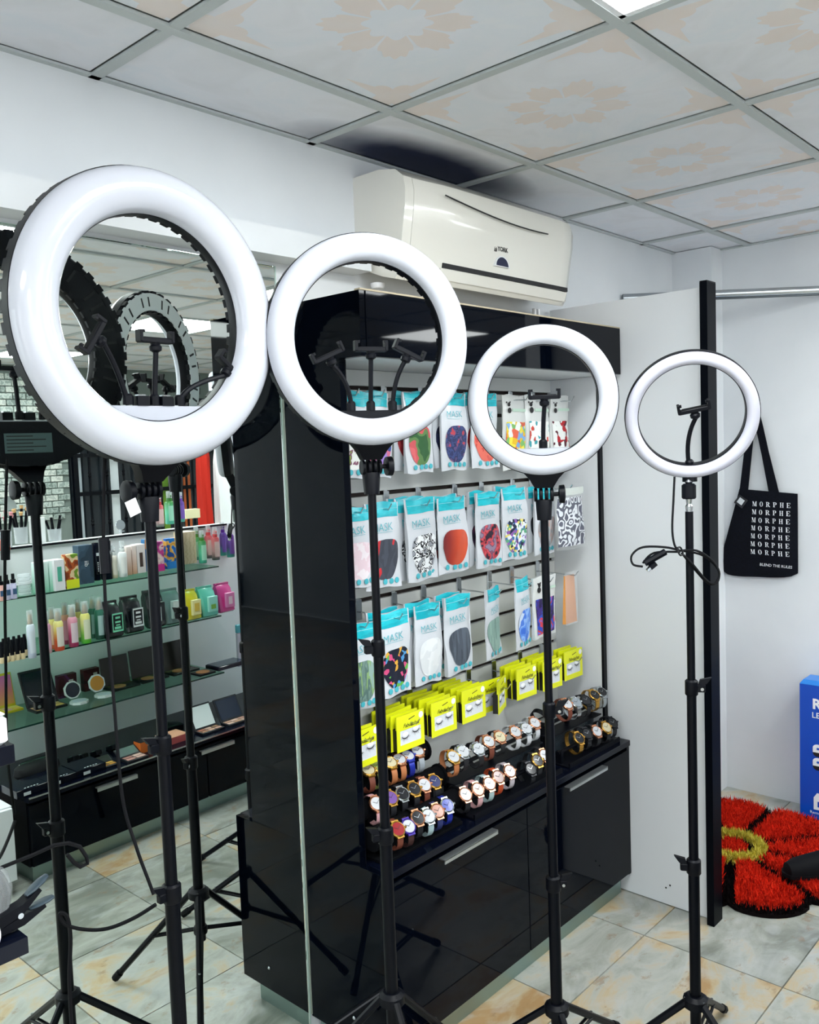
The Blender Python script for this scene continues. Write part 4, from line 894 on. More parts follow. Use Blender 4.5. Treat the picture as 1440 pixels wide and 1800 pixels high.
# cushion stand
cs = thing('cushion_stand', 'three tier black velvet watch cushion stand on the counter by the glossy side panel', 'watch stand', T(1.655, 1.57, CT))
SX0, SX1 = -.165, .165
TIER = [(-.060, .640-.026-CT, 1.51), (-.002, .690-.026-CT, 1.565), (.055, .752-.026-CT, 1.62)]
for dy, dz, _ in TIER: O('cushion', MB().tube([(SX0, dy+.018, dz+.002), (SX1, dy+.018, dz+.002)], .0255, 16), VELVET, cs)
for dy, dz, _ in TIER:
    for s in (SX0, SX1): O('end_disc', MB().lathe([(.030, -.004), (.032, -.002), (.032, .002), (.030, .004)], 20, T(s, dy+.018, dz+.002) @ rot('Y', 90)), VELVET, cs)
for k, (dy, dz, _) in enumerate(TIER): O('riser', MB().rbox((-.13, dy+.008, 0), (.13, dy+.028, max(.012, dz-.02)), .003), VELVET, cs)
O('stand_base', MB().rbox((SX0+.01, -.075, 0), (SX1-.01, .10, .008), .002), VELVET, cs)
TN = ['lowest', 'middle', 'top']
def row(pts, y, el, group, where, spec):
    for k, ((u, v), (case, dial, band)) in enumerate(zip(pts, spec)):
        p = at(u, v, 1, y-.012); nm = {'rose': 'rose gold', 'pale': 'pale', 'dkbrown': 'dark brown'}
        watch(p.x, y-.012, p.z, el, case, dial, band, '%s watch, %s dial, %s strap, %s on the %s' % (nm.get(case, case), nm.get(dial, dial) if dial != 'rose' else 'rose', nm.get(band, band), ORD[k], where), group)
row([(699, 1458), (718, 1453), (734, 1438), (753, 1435), (769, 1426), (786, 1416)], 1.505, -42, 'watches on the velvet cushions', 'lowest velvet cushion',
    [('gold', 'red', 'brown'), ('purple', 'white', 'dkbrown'), ('rose', 'black', 'black'), ('silver', 'white', 'teal'), ('rose', 'rose', 'navy'), ('silver', 'blue', 'blue')])
row([(662, 1413), (687, 1403), (707, 1396), (728, 1387), (746, 1380), (764, 1374)], 1.562, -45, 'watches on the velvet cushions', 'middle velvet cushion',
    [('rose', 'white', 'pink'), ('gold', 'purple', 'black'), ('silver', 'black', 'black'), ('gold', 'black', 'black'), ('rose', 'white', 'brown'), ('gold', 'navy', 'black')])
row([(647, 1354), (662, 1347), (686, 1341), (702, 1335), (717, 1329), (734, 1321)], 1.618, -62, 'watches on the velvet cushions', 'top velvet cushion',
    [('gold', 'cream', 'brown'), ('gold', 'green', 'green'), ('gold', 'cream', 'tan'), ('rose', 'white', 'tan'), ('blue', 'white', 'blue'), ('rose', 'white', 'grey')])
def rack(x0, x1, label):
    r = thing('watch_rack', label, 'watch rack', T((x0+x1)/2, 1.55, CT)); h = (x1-x0)/2
    O('rack_base', MB().rbox((-h, -.065, 0), (h, .075, .006), .002).box((-h, -.07, 0), (h, -.064, .016)), BLACK, r)
    O('bar', MB().tube([(-h, -.024, .040), (h, -.024, .040)], .0065, 8), BLACK, r); O('bar', MB().tube([(-h, .030, .118), (h, .030, .118)], .0065, 8), BLACK, r)
    O('upper_shelf', MB().rbox((-h, .0, .082), (h, .062, .086), .001), BLACK, r)
    O('acrylic_panel', MB().box((-h+.01, .026, .006), (h-.01, .029, .08)), mat('smoke_acrylic', '#3a4650', .05, alpha=.55), r)
    for s in (-1, 0, 1):
        O('upright', MB().box((s*(h-.012)-.006, .034, 0), (s*(h-.012)+.006, .046, .125)), BLACK, r)
        O('upright', MB().box((s*(h-.012)-.006, -.034, 0), (s*(h-.012)+.006, -.014, .045)), BLACK, r)
rack(1.845, 2.29, 'two tier black watch rack in the middle of the counter'); rack(2.335, 2.655, 'two tier black watch rack at the partition end of the counter')
row([(818, 1397), (840, 1388), (860, 1378), (876, 1366), (896, 1356), (933, 1352), (945, 1337), (957, 1328)], 1.507, -40, 'watches on the middle rack', 'front bar of the middle rack',
    [('rose', 'white', 'black'), ('rose', 'rose', 'pink'), ('rose', 'white', 'teal'), ('rose', 'brown', 'orange'), ('rose', 'pale', 'pale'), ('black', 'black', 'black'), ('gold', 'black', 'black'), ('rose', 'white', 'black')])
row([(797, 1331), (814, 1322), (841, 1317), (859, 1304), (879, 1296), (906, 1287), (925, 1281), (940, 1271)], 1.557, -48, 'watches on the middle rack', 'back bar of the middle rack',
    [('gold', 'white', 'tan'), ('silver', 'white', 'black'), ('silver', 'white', 'black'), ('rose', 'white', 'brown'), ('rose', 'cream', 'black'), ('rose', 'white', 'white'), ('silver', 'white', 'white'), ('rose', 'white', 'white')])
row([(1018, 1298), (1032, 1290), (1049, 1286), (1066, 1279), (1077, 1271)], 1.500, -40, 'watches on the end rack', 'front bar of the end rack',
    [('gold', 'black', 'gold'), ('black', 'black', 'black'), ('rose', 'white', 'black'), ('gold', 'cream', 'black'), ('black', 'black', 'black')])
row([(997, 1238), (1013, 1235), (1030, 1231), (1045, 1222), (1058, 1217)], 1.540, -48, 'watches on the end rack', 'back bar of the end rack',
    [('rose', 'white', 'brown'), ('silver', 'grey', 'silver'), ('black', 'black', 'black'), ('gold', 'black', 'gold'), ('silver', 'black', 'silver')])
p = at(952, 1256, 1, 1.57)
el = thing('watch_strap_loop', 'empty black strap loop standing up on the middle watch rack', 'watch', T(p.x, 1.575, p.z-.012))
O('strap', MB().ring([(.030, -.008), (.0325, -.008), (.0325, .008), (.030, .008)], 28, rot('Y', 62)), BLACK, el); O('buckle', MB().box((-.004, -.009, -.036), (.004, .009, -.030)), BLACK, el)
# ------------------------------------------------------------------ cosmetics wall unit facing the mirror (it stands beside the camera and shows in the mirror)
SA = -2.3
S = T(1.365, .300, 0) @ rot('Z', SA)
LV = {'counter': .344, 3: .576, 2: .844, 1: 1.075, 'ledge': 1.236}
UL = 1.62
un = thing('cosmetics_shelves', 'cosmetics wall unit with glass shelves over a low black cupboard, seen in the mirror', 'shelf unit', S)
GLASSM = bpy.data.materials.new('shelf_glass'); GLASSM.use_nodes = True
_n, _l = GLASSM.node_tree.nodes, GLASSM.node_tree.links
for x in list(_n): _n.remove(x)
_o = _n.new('ShaderNodeOutputMaterial'); _mx = _n.new('ShaderNodeMixShader'); _t = _n.new('ShaderNodeBsdfTransparent'); _g = _n.new('ShaderNodeBsdfGlossy')
_t.inputs[0].default_value = (.66, .85, .76, 1); _g.inputs['Roughness'].default_value = .03; _mx.inputs[0].default_value = .10
_l.new(_t.outputs[0], _mx.inputs[1]); _l.new(_g.outputs[0], _mx.inputs[2]); _l.new(_mx.outputs[0], _o.inputs[0])
O('carcass', MB().box((0, -.46, .07), (UL, -.022, .322)), BLACK, un)
for k in range(2): 
    d = O('door', MB().rbox((.003+k*UL/2, -.021, .075), (UL/2-.003+k*UL/2, -.002, .31), .002), GLOSS, un)
    hx = (.36, .86)[k]; O('handle', MB().box((hx-.09, -.002, .292), (hx+.09, .016, .296)).box((hx-.09, .013, .280), (hx+.09, .016, .295)), mat('satin_steel'), d)
O('worktop', MB().rbox((-.002, -.46, .322), (UL, .006, .344), .002), mat('black_satin'), un)
O('worktop_trim', MB().box((0, .006, .338), (UL, .008, .344)), SILVER, un)
O('plinth', MB().box((.02, -.45, 0), (UL-.02, -.045, .07)), ALU, un)
O('back_panel', MB().box((-.02, -.455, .344), (UL-.45, -.44, 1.236)), WHITEB, un)
O('back_panel', MB().box((UL-.45, -.455, .344), (UL, -.44, 1.236)), WHITEB, un)
O('ledge', MB().box((-.02, -.50, 1.226), (UL-.3, -.432, 1.236)), WHITEB, un); O('ledge_edge', MB().box((-.02, -.432, 1.228), (UL-.3, -.430, 1.2365)), BLACK, un)
for k in (1, 2, 3):
    g = O('glass_shelf', MB().box((-.01, -.44, LV[k]-.006), (UL-.6, -.125, LV[k])), GLASSM, un); O('glass_edge', MB().box((-.01, -.125, LV[k]-.006), (UL-.6, -.122, LV[k])), mat('glass_edge', '#12332c', .2), g)
for x in (-.005, .93): O('upright', MB().box((x-.012, -.30, .344), (x+.012, -.276, 1.26)), BLACK, un)
wc = thing('white_cupboard', 'low white cupboard at the end of the black cosmetics cupboard', 'cupboard', T(1.06, .06, 0))
O('body', MB().rbox((-.25, -.22, .05), (.25, .225, .33), .003), WHITEB, wc); O('door', MB().rbox((-.245, .225, .055), (.245, .243, .325), .002), WHITEB, wc); O('plinth', MB().box((-.23, -.2, 0), (.23, .20, .05)), ALU, wc)

def depth_at(p): return (Vector((p.x, 2*YM-p.y, p.z))-Vector((0, 0, HC))).dot(fw)/FPX
FACING = rot('Z', 180+SA)
def item(name, label, cat, u, v, lev, group=None, turn=0, ymax=None):
    p = mirrored(u, v, LV[lev]); k = depth_at(p)
    return thing(name, label, cat, Matrix.Translation(p) @ FACING @ rot('Z', turn), group), k
def spray(u, v, lev, wpx, hpx, stops, cap, label, overcap=False, labelcol='#e6e3e2'):
    t, k = item('spray_bottle', label, 'bottle', u, v, lev, 'spray bottles on the cosmetics shelves'); r, h = wpx*k/2, hpx*k
    b = h*.70 if overcap else h*.68
    key = 'liquid_%s_%d' % ('_'.join(c for _, c in stops), int(h*1000))
    O('body', MB().lathe([(r*.9, 0), (r, .003), (r, b*.93), (r*.8, b), (r*.5, b+.003)], 14), gradient_mat(key, stops, 0, b), t)
    O('label', MB().loft([[(r*1.01*math.sin(a), -r*1.01*math.cos(a), z) for a in [math.radians(-48+96*i/8) for i in range(9)]] for z in (b*.15, b*.82)], False, None, False), mat('label_'+labelcol, labelcol, .5), t)
    O('collar', MB().lathe([(r*.55, b), (r*.6, b+.004), (r*.6, b+h*.10), (r*.35, b+h*.11)], 12), mat('cap_'+cap, cap, .25, .8 if cap == '#b08a3e' else 0), t)
    O('nozzle', MB().lathe([(r*.42, b+h*.10), (r*.42, b+h*.20), (r*.30, b+h*.22)], 10).box((-.003, -r*.62, b+h*.15), (.003, -r*.3, b+h*.19)), mat('cap_'+cap), t)
    if overcap: O('clear_cap', MB().lathe([(r*.72, b+.002), (r*.72, h*.99), (r*.66, h)], 12), CLEAR, t)
    else: O('clear_cap', MB().lathe([(r*.55, b+h*.11), (r*.58, b+h*.30), (r*.5, h)], 12), CLEAR, t)
def carton(u, v, lev, wpx, hpx, col, label, dep=.04, art=None, top=None, turn=0, cat='box', txt=None, tcol=None):
    t, k = item('cosmetics_box', label, cat, u, v, lev, 'boxed cosmetics on the shelves', turn); w_, h = wpx*k, hpx*k
    O('carton', MB().rbox((-w_/2, 0, 0), (w_/2, dep, h), .0012), col if not isinstance(col, str) else mat('carton_'+col, col, .4), t)
    if art:
        for (a0, b0, a1, b1), c_ in art: O('printed_panel', MB().box((w_*a0, -.0008, h*b0), (w_*a1, -.0003, h*b1)), c_ if not isinstance(c_, str) else mat('carton_'+c_, c_, .5), t)
    if top: O('flap', MB().box((-w_/2, 0, h), (w_/2, dep, h+.0012)), mat('carton_'+top, top, .5), t)
    if txt:
        O('lettering', text_mesh(txt, w_*.42), tcol or INK, t, T(0, -.0016, h*.52) @ (rot('Y', -90) if h > w_*1.6 else Matrix.Identity(4)) @ UPRIGHT)
    return t
PORTRAIT = lambda n, cols: fabric('portrait_'+n, cols, 26, detail=1)
# ledge
carton(4, 968, 'ledge', 30, 18, '#d8705c', 'flat salmon pink box lying on the white ledge', .05)
def cup(u, v, hpx, tip, label, nb=7):
    t, k = item('brush_cup', label, 'cup', u, v, 'ledge', 'cups of brushes on the ledge'); h = hpx*k; r = 12*k
    O('cup', MB().ring([(r*.9, 0), (r, h*.45), (r*.94, h*.45), (r*.84, .003)], 14).lathe([(0, 0), (r*.9, 0), (r*.9, .003)], 14, None, False), CLEAR, t)
    for i in range(nb):
        a = 2*PI*i/nb; p0 = Vector((r*.35*math.cos(a), r*.35*math.sin(a), .004)); p1 = Vector((r*1.1*math.cos(a+.5), r*1.1*math.sin(a+.5), h*(.78+.2*((i*37) % 5)/5)))
        b_ = O('brush', MB().tube([p0, p1], [.004, .0065], 6), BLACK, t)
        if tip: O('bristle', MB().tube([p1, p1+(p1-p0).normalized()*.014], [.007, .009], 6), mat('bristle_'+tip, tip, .8), b_)
cup(10, 962, 62, '#d9929a', 'clear cup of black brushes with pink tips beside the salmon box'); cup(38, 955, 64, '#c9a06a', 'clear cup of black brushes with one tan round head')
cup(97, 950, 46, None, 'clear cup of plain black tools by the white carton', 5)
carton(70, 954, 'ledge', 24, 44, '#dfe3e4', 'plain white carton standing between the brush cups', .03)
t, k = item('table_mirror', 'small round silver mirror on the white ledge', 'mirror', 214, 934, 'ledge'); O('glass', MB().lathe([(0, 0), (9*k, 0), (9*k, .004), (0, .004)], 18, T(0, .01, 11*k) @ rot('X', 80), False), SILVER, t); O('foot', MB().lathe([(5*k, 0), (5*k, .003), (.002, .004), (.002, 4*k)], 12), SILVER, t)
GREEN, REDS, PURP = [(0, '#3fa08a'), (.5, '#57b890'), (1, '#3b7f3a')], [(0, '#3a5a56'), (.4, '#c9959a'), (1, '#b8434a')], [(0, '#3fa896'), (.45, '#4a3a80'), (1, '#5a3a90')]
spray(282, 926, 'ledge', 14, 56, REDS, '#b0343a', 'pink flowered spray bottle on the ledge', labelcol='#c9a9a6'); spray(300, 921, 'ledge', 18, 58, GREEN, '#2f6a2a', 'green flowered spray bottle on the ledge', labelcol='#8fc9b0'); spray(319, 917, 'ledge', 13, 52, PURP, '#5a2a90', 'purple spray bottle on the ledge', labelcol='#6a4aa0')
carton(340, 911, 'ledge', 30, 16, '#d9d3a8', 'low pale yellow box on the ledge', .05)
# top glass shelf
for k, (u, v, st) in enumerate(((3, 1056, '#d9a49a'), (14, 1054, '#b9b4d0'), (25, 1052, '#c0bbd6'))):
    t, q = item('mist_bottle', '%s mist bottle, black cap, %s from the end of the top glass shelf' % (('salmon', 'pale lilac', 'lilac')[k], ORD[k]), 'bottle', u, v, 1, 'mist bottles'); r = 5*q
    O('body', MB().lathe([(r, 0), (r, 26*q), (r*.6, 29*q)], 12), mat('mist_'+st, st, .3), t); O('cap', MB().lathe([(r*.9, 28*q), (r*.9, 34*q), (r*.55, 35*q), (r*.55, 44*q)], 12), BLACK, t)
    O('label', MB().box((-r*.7, -r*1.03, 8*q), (r*.7, -r*.9, 18*q)), mat('mist_print', '#35557a', .5), t)
t, q = item('clear_case', 'stack of clear plastic compact cases on the top glass shelf', 'case', 44, 1046, 1)
for k in range(6): O('case', MB().lathe([(10*q, k*6.4*q), (11*q, (k*6.4+1)*q), (11*q, (k*6.4+4.6)*q), (10*q, (k*6.4+5.6)*q)], 14), CLEAR, t)
for k, u in enumerate((73, 83, 93)): carton(u, 1043-2*k, 1, 9, 54, gradient_mat('mint_carton', [(0, '#7fc0a2'), (.5, '#b9dcd0'), (1, '#e6efee')], 0, .13), 'slim mint green box, %s of three on the top glass shelf' % ORD[k], .05)
carton(107, 1038, 1, 19, 54, '#e2dfe4', 'white box with a mint logo beside the slim mint boxes', .05, [((-.2, .3, .22, .78), '#4fa890')], top='#eef2f2')
carton(129, 1034, 1, 24, 60, PORTRAIT('auburn', ['#6a8a2a', '#d8b890', '#e0c49a', '#a8501f', '#7a3216']), 'yellow based hair dye box with an auburn haired portrait', .03, [((-.5, 0, .5, .26), '#d6dc1e')])
carton(154, 1026, 1, 27, 68, fabric('slate_box', ['#2a3a4a', '#33475a', '#3f5568'], 12), 'slate blue box with white lettering on the top glass shelf', .045, txt='dii', tcol=WHITEINK)
for k, (u, v, wp) in enumerate(((171, 1020, 12), (188, 1018, 19))):
    t, q = item('black_bottle', 'tall black bottle box with tiny white lettering, the %s one' % ('slimmer', 'wider')[k], 'box', u, v, 1); w_, h = wp*q, (66, 68)[k]*q
    O('carton', MB().lathe([(w_*.5, 0), (w_*.52, .003), (w_*.52, h*.97), (w_*.46, h)], 14), mat('black_satin'), t); lt = MB(); [lt.box((-w_*.07, -w_*.535, h*(.24+.055*q_)), (w_*.07, -w_*.515, h*(.27+.055*q_))) for q_ in range(5)]; O('lettering', lt, WHITEINK, t); O('price_label', MB().box((-w_*.2, -w_*.54, h*.66), (w_*.2, -w_*.515, h*.74)), mat('tag_white'), t)
spray(202, 1016, 1, 12, 58, [(0, '#cfc0a0'), (1, '#dcd6cc')], '#e3e5e6', 'cream bottle with a white cap behind the white one', labelcol='#d9d2c4'); spray(217, 1014, 1, 15, 64, [(0, '#dfe0e2'), (1, '#e6e8ea')], '#e3e5e6', 'white bottle with a white cap on the top glass shelf')
for k, u in enumerate((229, 238)): carton(u, 1011-2*k, 1, 9, 50, gradient_mat('peach_carton', [(0, '#d9a684'), (.5, '#e6c8bc'), (1, '#eee0dc')], 0, .13), 'slim peach box, %s beside the white bottle' % ORD[k], .05)
carton(250, 1007, 1, 17, 50, '#e6dcdc', 'white box with a dark oval logo next to the peach boxes', .05, [((-.18, .22, .2, .72), '#4a3a34')], top='#f0f0f0')
carton(260, 1004, 1, 6, 56, '#3a78b0', 'thin blue box edge on behind the white oval logo box', .03, [((-.5, .7, .5, 1), '#c98a4a')])
carton(283, 1004, 1, 16, 52, PORTRAIT('pink', ['#8a2a70', '#c23a8a', '#d9a9b4', '#e6c9c4', '#b03078']), 'pink hair dye box with a portrait on the top glass shelf', .03, [((-.5, 0, .5, .24), '#c81e86')])
carton(305, 999, 1, 25, 53, PORTRAIT('blue', ['#1f5fb0', '#2a7fd0', '#e0b060', '#d89a3a', '#1c4a90']), 'blue hair dye box with a blue haired portrait', .03, [((-.5, 0, .5, .24), '#1f7fd0')])
carton(335, 991, 1, 28, 56, fabric('wood_print', ['#d6bfa2', '#dfcab0', '#cdb597'], 14, 'wave', stretch=(1, 1, 3)), 'pale wood print box on the top glass shelf', .07, top='#e8dcc8')
for k, (u, v, st, cp_, nm) in enumerate(((347, 984, GREEN, '#3f7a2a', 'green'), (357, 990, GREEN, '#3f7a2a', 'green'), (368, 981, REDS, '#c8454a', 'red'), (380, 984, REDS, '#c8454a', 'red'), (393, 976, PURP, '#5a2a90', 'purple'), (406, 979, PURP, '#5a2a90', 'purple'))):
    spray(u, v, 1, 14, 58, st, cp_, '%s spray bottle, the %s one of its pair on the top glass shelf' % (nm, ('back', 'front')[k % 2]), labelcol={'green': '#9ad0b4', 'red': '#d0b0ac', 'purple': '#6a50a4'}[nm])
# second glass shelf
for k in range(10):
    u, v = (4+9.2*(k//2), 1166-2.0*(k//2)-(6 if k % 2 else 0)); t, q = item('mascara_tube', 'small black mascara tube with a beige base, %s from the end, %s line' % (ORD[k//2], ('front', 'back')[k % 2]), 'mascara', u+(4 if k % 2 else 0), v, 2, 'mascara tubes')
    O('tube', MB().lathe([(3.6*q, 10*q), (3.6*q, 26*q), (2.4*q, 38*q)], 10), BLACK, t); O('base', MB().lathe([(4*q, 0), (4*q, 10*q), (3.4*q, 11*q)], 10), mat('beige_base', '#c9b48e', .4), t)
GOLDC = '#b08a3e'
spray(57, 1156, 2, 14, 84, [(0, '#b9bfd6'), (1, '#cdd6e0')], GOLDC, 'tall pale blue mist bottle with a gold neck', True, '#cdd4de')
for u, v, st, nm, lc in ((83, 1148, [(0, '#d9a9b4'), (1, '#cf93b0')], 'pink', '#d9a8b8'), (94, 1140, [(0, '#d8602a'), (.5, '#d9a070'), (1, '#d9cf7a')], 'orange and yellow, back', '#dcc0a4'), (105, 1143, [(0, '#d8401a'), (.35, '#e0602a'), (.7, '#dcc46a'), (1, '#e0d88a')], 'orange and yellow, front', '#e0d6cc'),
        (117, 1132, [(0, '#8a1a4a'), (.5, '#c0607a'), (1, '#d9a080')], 'magenta, back', '#c890a0'), (130, 1136, [(0, '#a8185a'), (.4, '#c03a72'), (1, '#dc9cae')], 'magenta, front', '#dcc6d0'), (140, 1127, [(0, '#4a9a3a'), (.5, '#a8b860'), (1, '#d9c46a')], 'green and yellow, back', '#ccd0a0'),
        (152, 1130, [(0, '#4ac82a'), (.3, '#8ad050'), (.7, '#dfe090'), (1, '#e0d87a')], 'green and yellow, front', '#dfe2c4'), (165, 1121, [(0, '#1f5a4a'), (1, '#2a6a58')], 'dark green, back', '#8fb0ae'), (177, 1123, [(0, '#1c5244'), (1, '#2a6a58')], 'dark green, front', '#9fbcbc')):
    spray(u, v, 2, 17 if 'back' not in nm else 14, 74, st, GOLDC, '%s mist bottle with a gold neck, second glass shelf' % nm, True, lc)
def wipes(u, v, lev, wpx, hpx, col, label, lid, art=None, lift=0):
    t, k = item('wipes_pack', label, 'wipes', u, v, lev, 'packs of wipes on the second glass shelf'); w_, h = wpx*k, hpx*k; t.location.z += lift*k
    rows = []
    for j, (z, f, d) in enumerate(((0, .92, .02), (.06, 1, .05), (.5, 1.0, .06), (.86, .97, .045), (1, .9, .012))):
        lean = .03*z; rows.append([(x*w_/2*f, y*d/2+lean+.02, z*h) for x, y in ((-1, -.7), (-.8, -1), (0, -1.12), (.8, -1), (1, -.7), (1, .7), (.8, 1), (-.8, 1), (-1, .7))])
    m = mat('wipes_'+col, col, .25, coat=.4); O('pouch', MB().loft(rows), m, t); O('crimp', MB().box((-w_*.47, .042, h*.98), (w_*.47, .056, h*1.06)), m, t)
    fr = MB().rbox((-w_*.30, -.020, h*.20), (w_*.30, -.006, h*.74), .003); O('lid', fr, lid if not isinstance(lid, str) else mat('wipes_lid_'+lid, lid, .3), t)
    for (a0, b0, a1, b1), c_ in art or (): O('printed_panel', MB().box((w_*a0, -.0215, h*b0), (w_*a1, -.0205, h*b1)), mat('carton_'+c_, c_, .5), t)
fram = lambda c_: [((-.30, .20, -.26, .74), c_), ((.26, .20, .30, .74), c_), ((-.30, .70, .30, .74), c_), ((-.30, .20, .30, .25), c_), ((-.14, .58, .12, .64), c_), ((-.16, .46, .14, .51), c_), ((-.12, .38, .1, .41), c_), ((-.18, .28, .18, .35), c_)]
wipes(204, 1121, 2, 34, 60, '#0b0e14', 'black wipes pack with a mint framed label', '#10131a', fram('#7fd8b4')); wipes(240, 1112, 2, 34, 60, '#0b0e14', 'black wipes pack with a white framed label', '#10131a', fram('#dfe3e6'))
wipes(279, 1103, 2, 34, 62, '#0d1016', 'black wipes pack with a solid white tall label', '#12151c', [((-.05, .2, .22, .6), '#d5dde0')]); wipes(309, 1097, 2, 36, 58, '#5f7a78', 'grey green wipes pack on the second glass shelf', '#93aaa6', [((-.2, .5, .24, .72), '#c3cdca'), ((-.1, .26, .2, .4), '#33423f')])
wipes(300, 1050, 2, 34, 20, '#4a5d62', 'dark grey wipes pack lying on top of the others', '#55696e', None); wipes(343, 1090, 2, 31, 50, '#d0bf22', 'yellow wipes pack with a cream lid', '#e6dc9a', [((-.16, .34, .16, .62), '#d9b84a')])
wipes(372, 1084, 2, 33, 50, '#5fb8a8', 'turquoise wipes pack with a pale lid', '#8fd4c8', [((-.14, .30, .16, .46), '#7ab04a')]); wipes(402, 1076, 2, 31, 48, '#c43a84', 'pink wipes pack with a pale pink lid', '#d97ab0', [((-.12, .32, .14, .6), '#e3c2d2')])
# third glass shelf
def palette(u, v, lev, wpx, dpx, hpx, col, label, lidcol, pans, lean=18, name='makeup_palette', grp='open palettes on the shelves'):
    t, k = item(name, label, 'makeup palette', u, v, lev, grp); w_, d, h = wpx*k, dpx, hpx*k
    O('base', MB().rbox((-w_/2, -d, 0), (w_/2, 0, .010), .002), mat('pal_'+col, col, .35), t)
    l = O('lid', MB().rbox((-w_/2, -.004, 0), (w_/2, .004, h), .002), mat('pal_'+col), t, T(0, 0, .008) @ rot('X', -lean))
    O('lid_mirror', MB().box((-w_*.44, -.0052, h*.08), (w_*.44, -.0042, h*.93)), lidcol if not isinstance(lidcol, str) else mat('pal_lid_'+lidcol, lidcol, .12), l)
    n = len(pans); nc = (n+1)//2 if n > 2 else n; nr = 2 if n > 2 else 1
    for i, c_ in enumerate(pans):
        ix, iy = i % nc, i//nc; x0 = -w_*.45+w_*.9*ix/nc; y0 = -d*.92+d*.86*iy/nr
        O('powder_pan', MB().box((x0+.003, y0+.003, .010), (x0+w_*.9/nc-.003, y0+d*.86/nr-.003, .0112)), mat('powder_'+c_, c_, .9), t)
palette(12, 1247, 3, 32, .07, 60, '#c9b42a', 'open pink and yellow book palette on the third glass shelf', gradient_mat('sunset_lid', [(0, '#d9a04a'), (.5, '#d97a7a'), (1, '#c86ab0')], 0, .13), ['#d9b45a', '#cfa0b0', '#d8c46a', '#c9a880'], 12)
palette(76, 1243, 3, 58, .075, 66, '#10141a', 'open black palette with a dark lid, third glass shelf', '#151b26', ['#c9a45a', '#b8905a', '#c0a068', '#c9a078'], 24)
carton(121, 1225, 3, 34, 40, fabric('plum_box', ['#3a1018', '#4a1a30', '#5a2a5a', '#3a1018'], 10), 'plum and brown box behind the dark mirrored compact', .03, [((-.3, .55, -.05, .75), '#c9c3bd')])
carton(163, 1213, 3, 30, 38, fabric('maroon_box', ['#3a1016', '#4a1a20', '#2a0c10'], 10), 'maroon box behind the orange compact', .03, [((-.35, .6, -.1, .8), '#c9c3bd')])
def compact(u, v, face, label):
    t, k = item('powder_compact', label, 'compact', u, v, 3, 'white octagonal compacts'); r = 16*k
    oc = lambda r_, z0, z1: [[(r_*math.cos(PI/8+PI/4*i), r_*math.sin(PI/8+PI/4*i), z) for i in range(8)] for z in (z0, z1)]
    O('base', MB().loft(oc(r, 0, .010), True, T(0, -r, 0)), WHITEP, t); O('powder', MB().lathe([(r*.7, .010), (r*.7, .0112), (0, .0112)], 18, T(0, -r, 0), False), mat('powder_white', '#c9ccdc', .8), t)
    l = O('lid', MB().loft(oc(r, -.004, .004), True, T(0, 0, r) @ rot('X', 90)), WHITEP, t, T(0, .004, .010) @ rot('X', -14)); O('lid_mirror', MB().lathe([(0, .0045), (r*.82, .0045)], 20, T(0, 0, r) @ rot('X', 90), False), mat('compact_'+face, face, .15), l)
compact(131, 1233, '#1c2436', 'white octagonal compact with a dark mirror in its lid'); compact(174, 1221, '#d08a2a', 'white octagonal compact with an orange lid')
for k, (u, v) in enumerate(((205, 1206), (256, 1192), (310, 1179))):
    t, q = item('bronzer_palette', 'open black bronzer palette, %s of three along the third glass shelf' % ORD[k], 'makeup palette', u, v, 3, 'bronzer palettes'); w_, h = 54*q, 50*q
    O('base', MB().rbox((-w_/2, -.085, 0), (w_/2, 0, .010), .002), mat('pal_#10141a', '#10141a', .35), t); O('lid', MB().rbox((-w_/2, -.003, 0), (w_/2, .003, h), .002), mat('pal_brown', '#1c1512', .3), t, T(0, 0, .008) @ rot('X', -8))
    O('powder_pan', MB().lathe([(.031, .010), (.031, .0118), (0, .012)], 22, T(w_*.12, -.045, 0), False), mat('bronzer', '#a8744a', .9), t); O('leaf_print', MB().box((-w_*.48, -.03, .0101), (w_*.48, -.004, .0106)), fabric('gold_leaf_print', ['#1a1c16', '#1a1c16', '#4a4a22', '#1a1c16'], 40), t)
t, q = item('bronzer_palette', 'flat bronzer pan at the far end of the third glass shelf', 'makeup palette', 352, 1183, 3, 'bronzer palettes'); O('base', MB().rbox((-.045, -.06, 0), (.045, .02, .008), .002), BLACK, t); O('powder_pan', MB().lathe([(.032, .008), (.032, .0096), (0, .0098)], 22, T(0, -.02, 0), False), mat('bronzer'), t)
t, q = item('flat_case', 'flat dark glossy case at the end of the third glass shelf', 'case', 398, 1171, 3); O('case', MB().rbox((-.085, -.05, 0), (.085, .05, .018), .003), mat('case_plum', '#171022', .15), t); O('lid', MB().box((-.08, -.045, .018), (.08, .045, .020)), mat('case_lid', '#1f2a3a', .1), t)
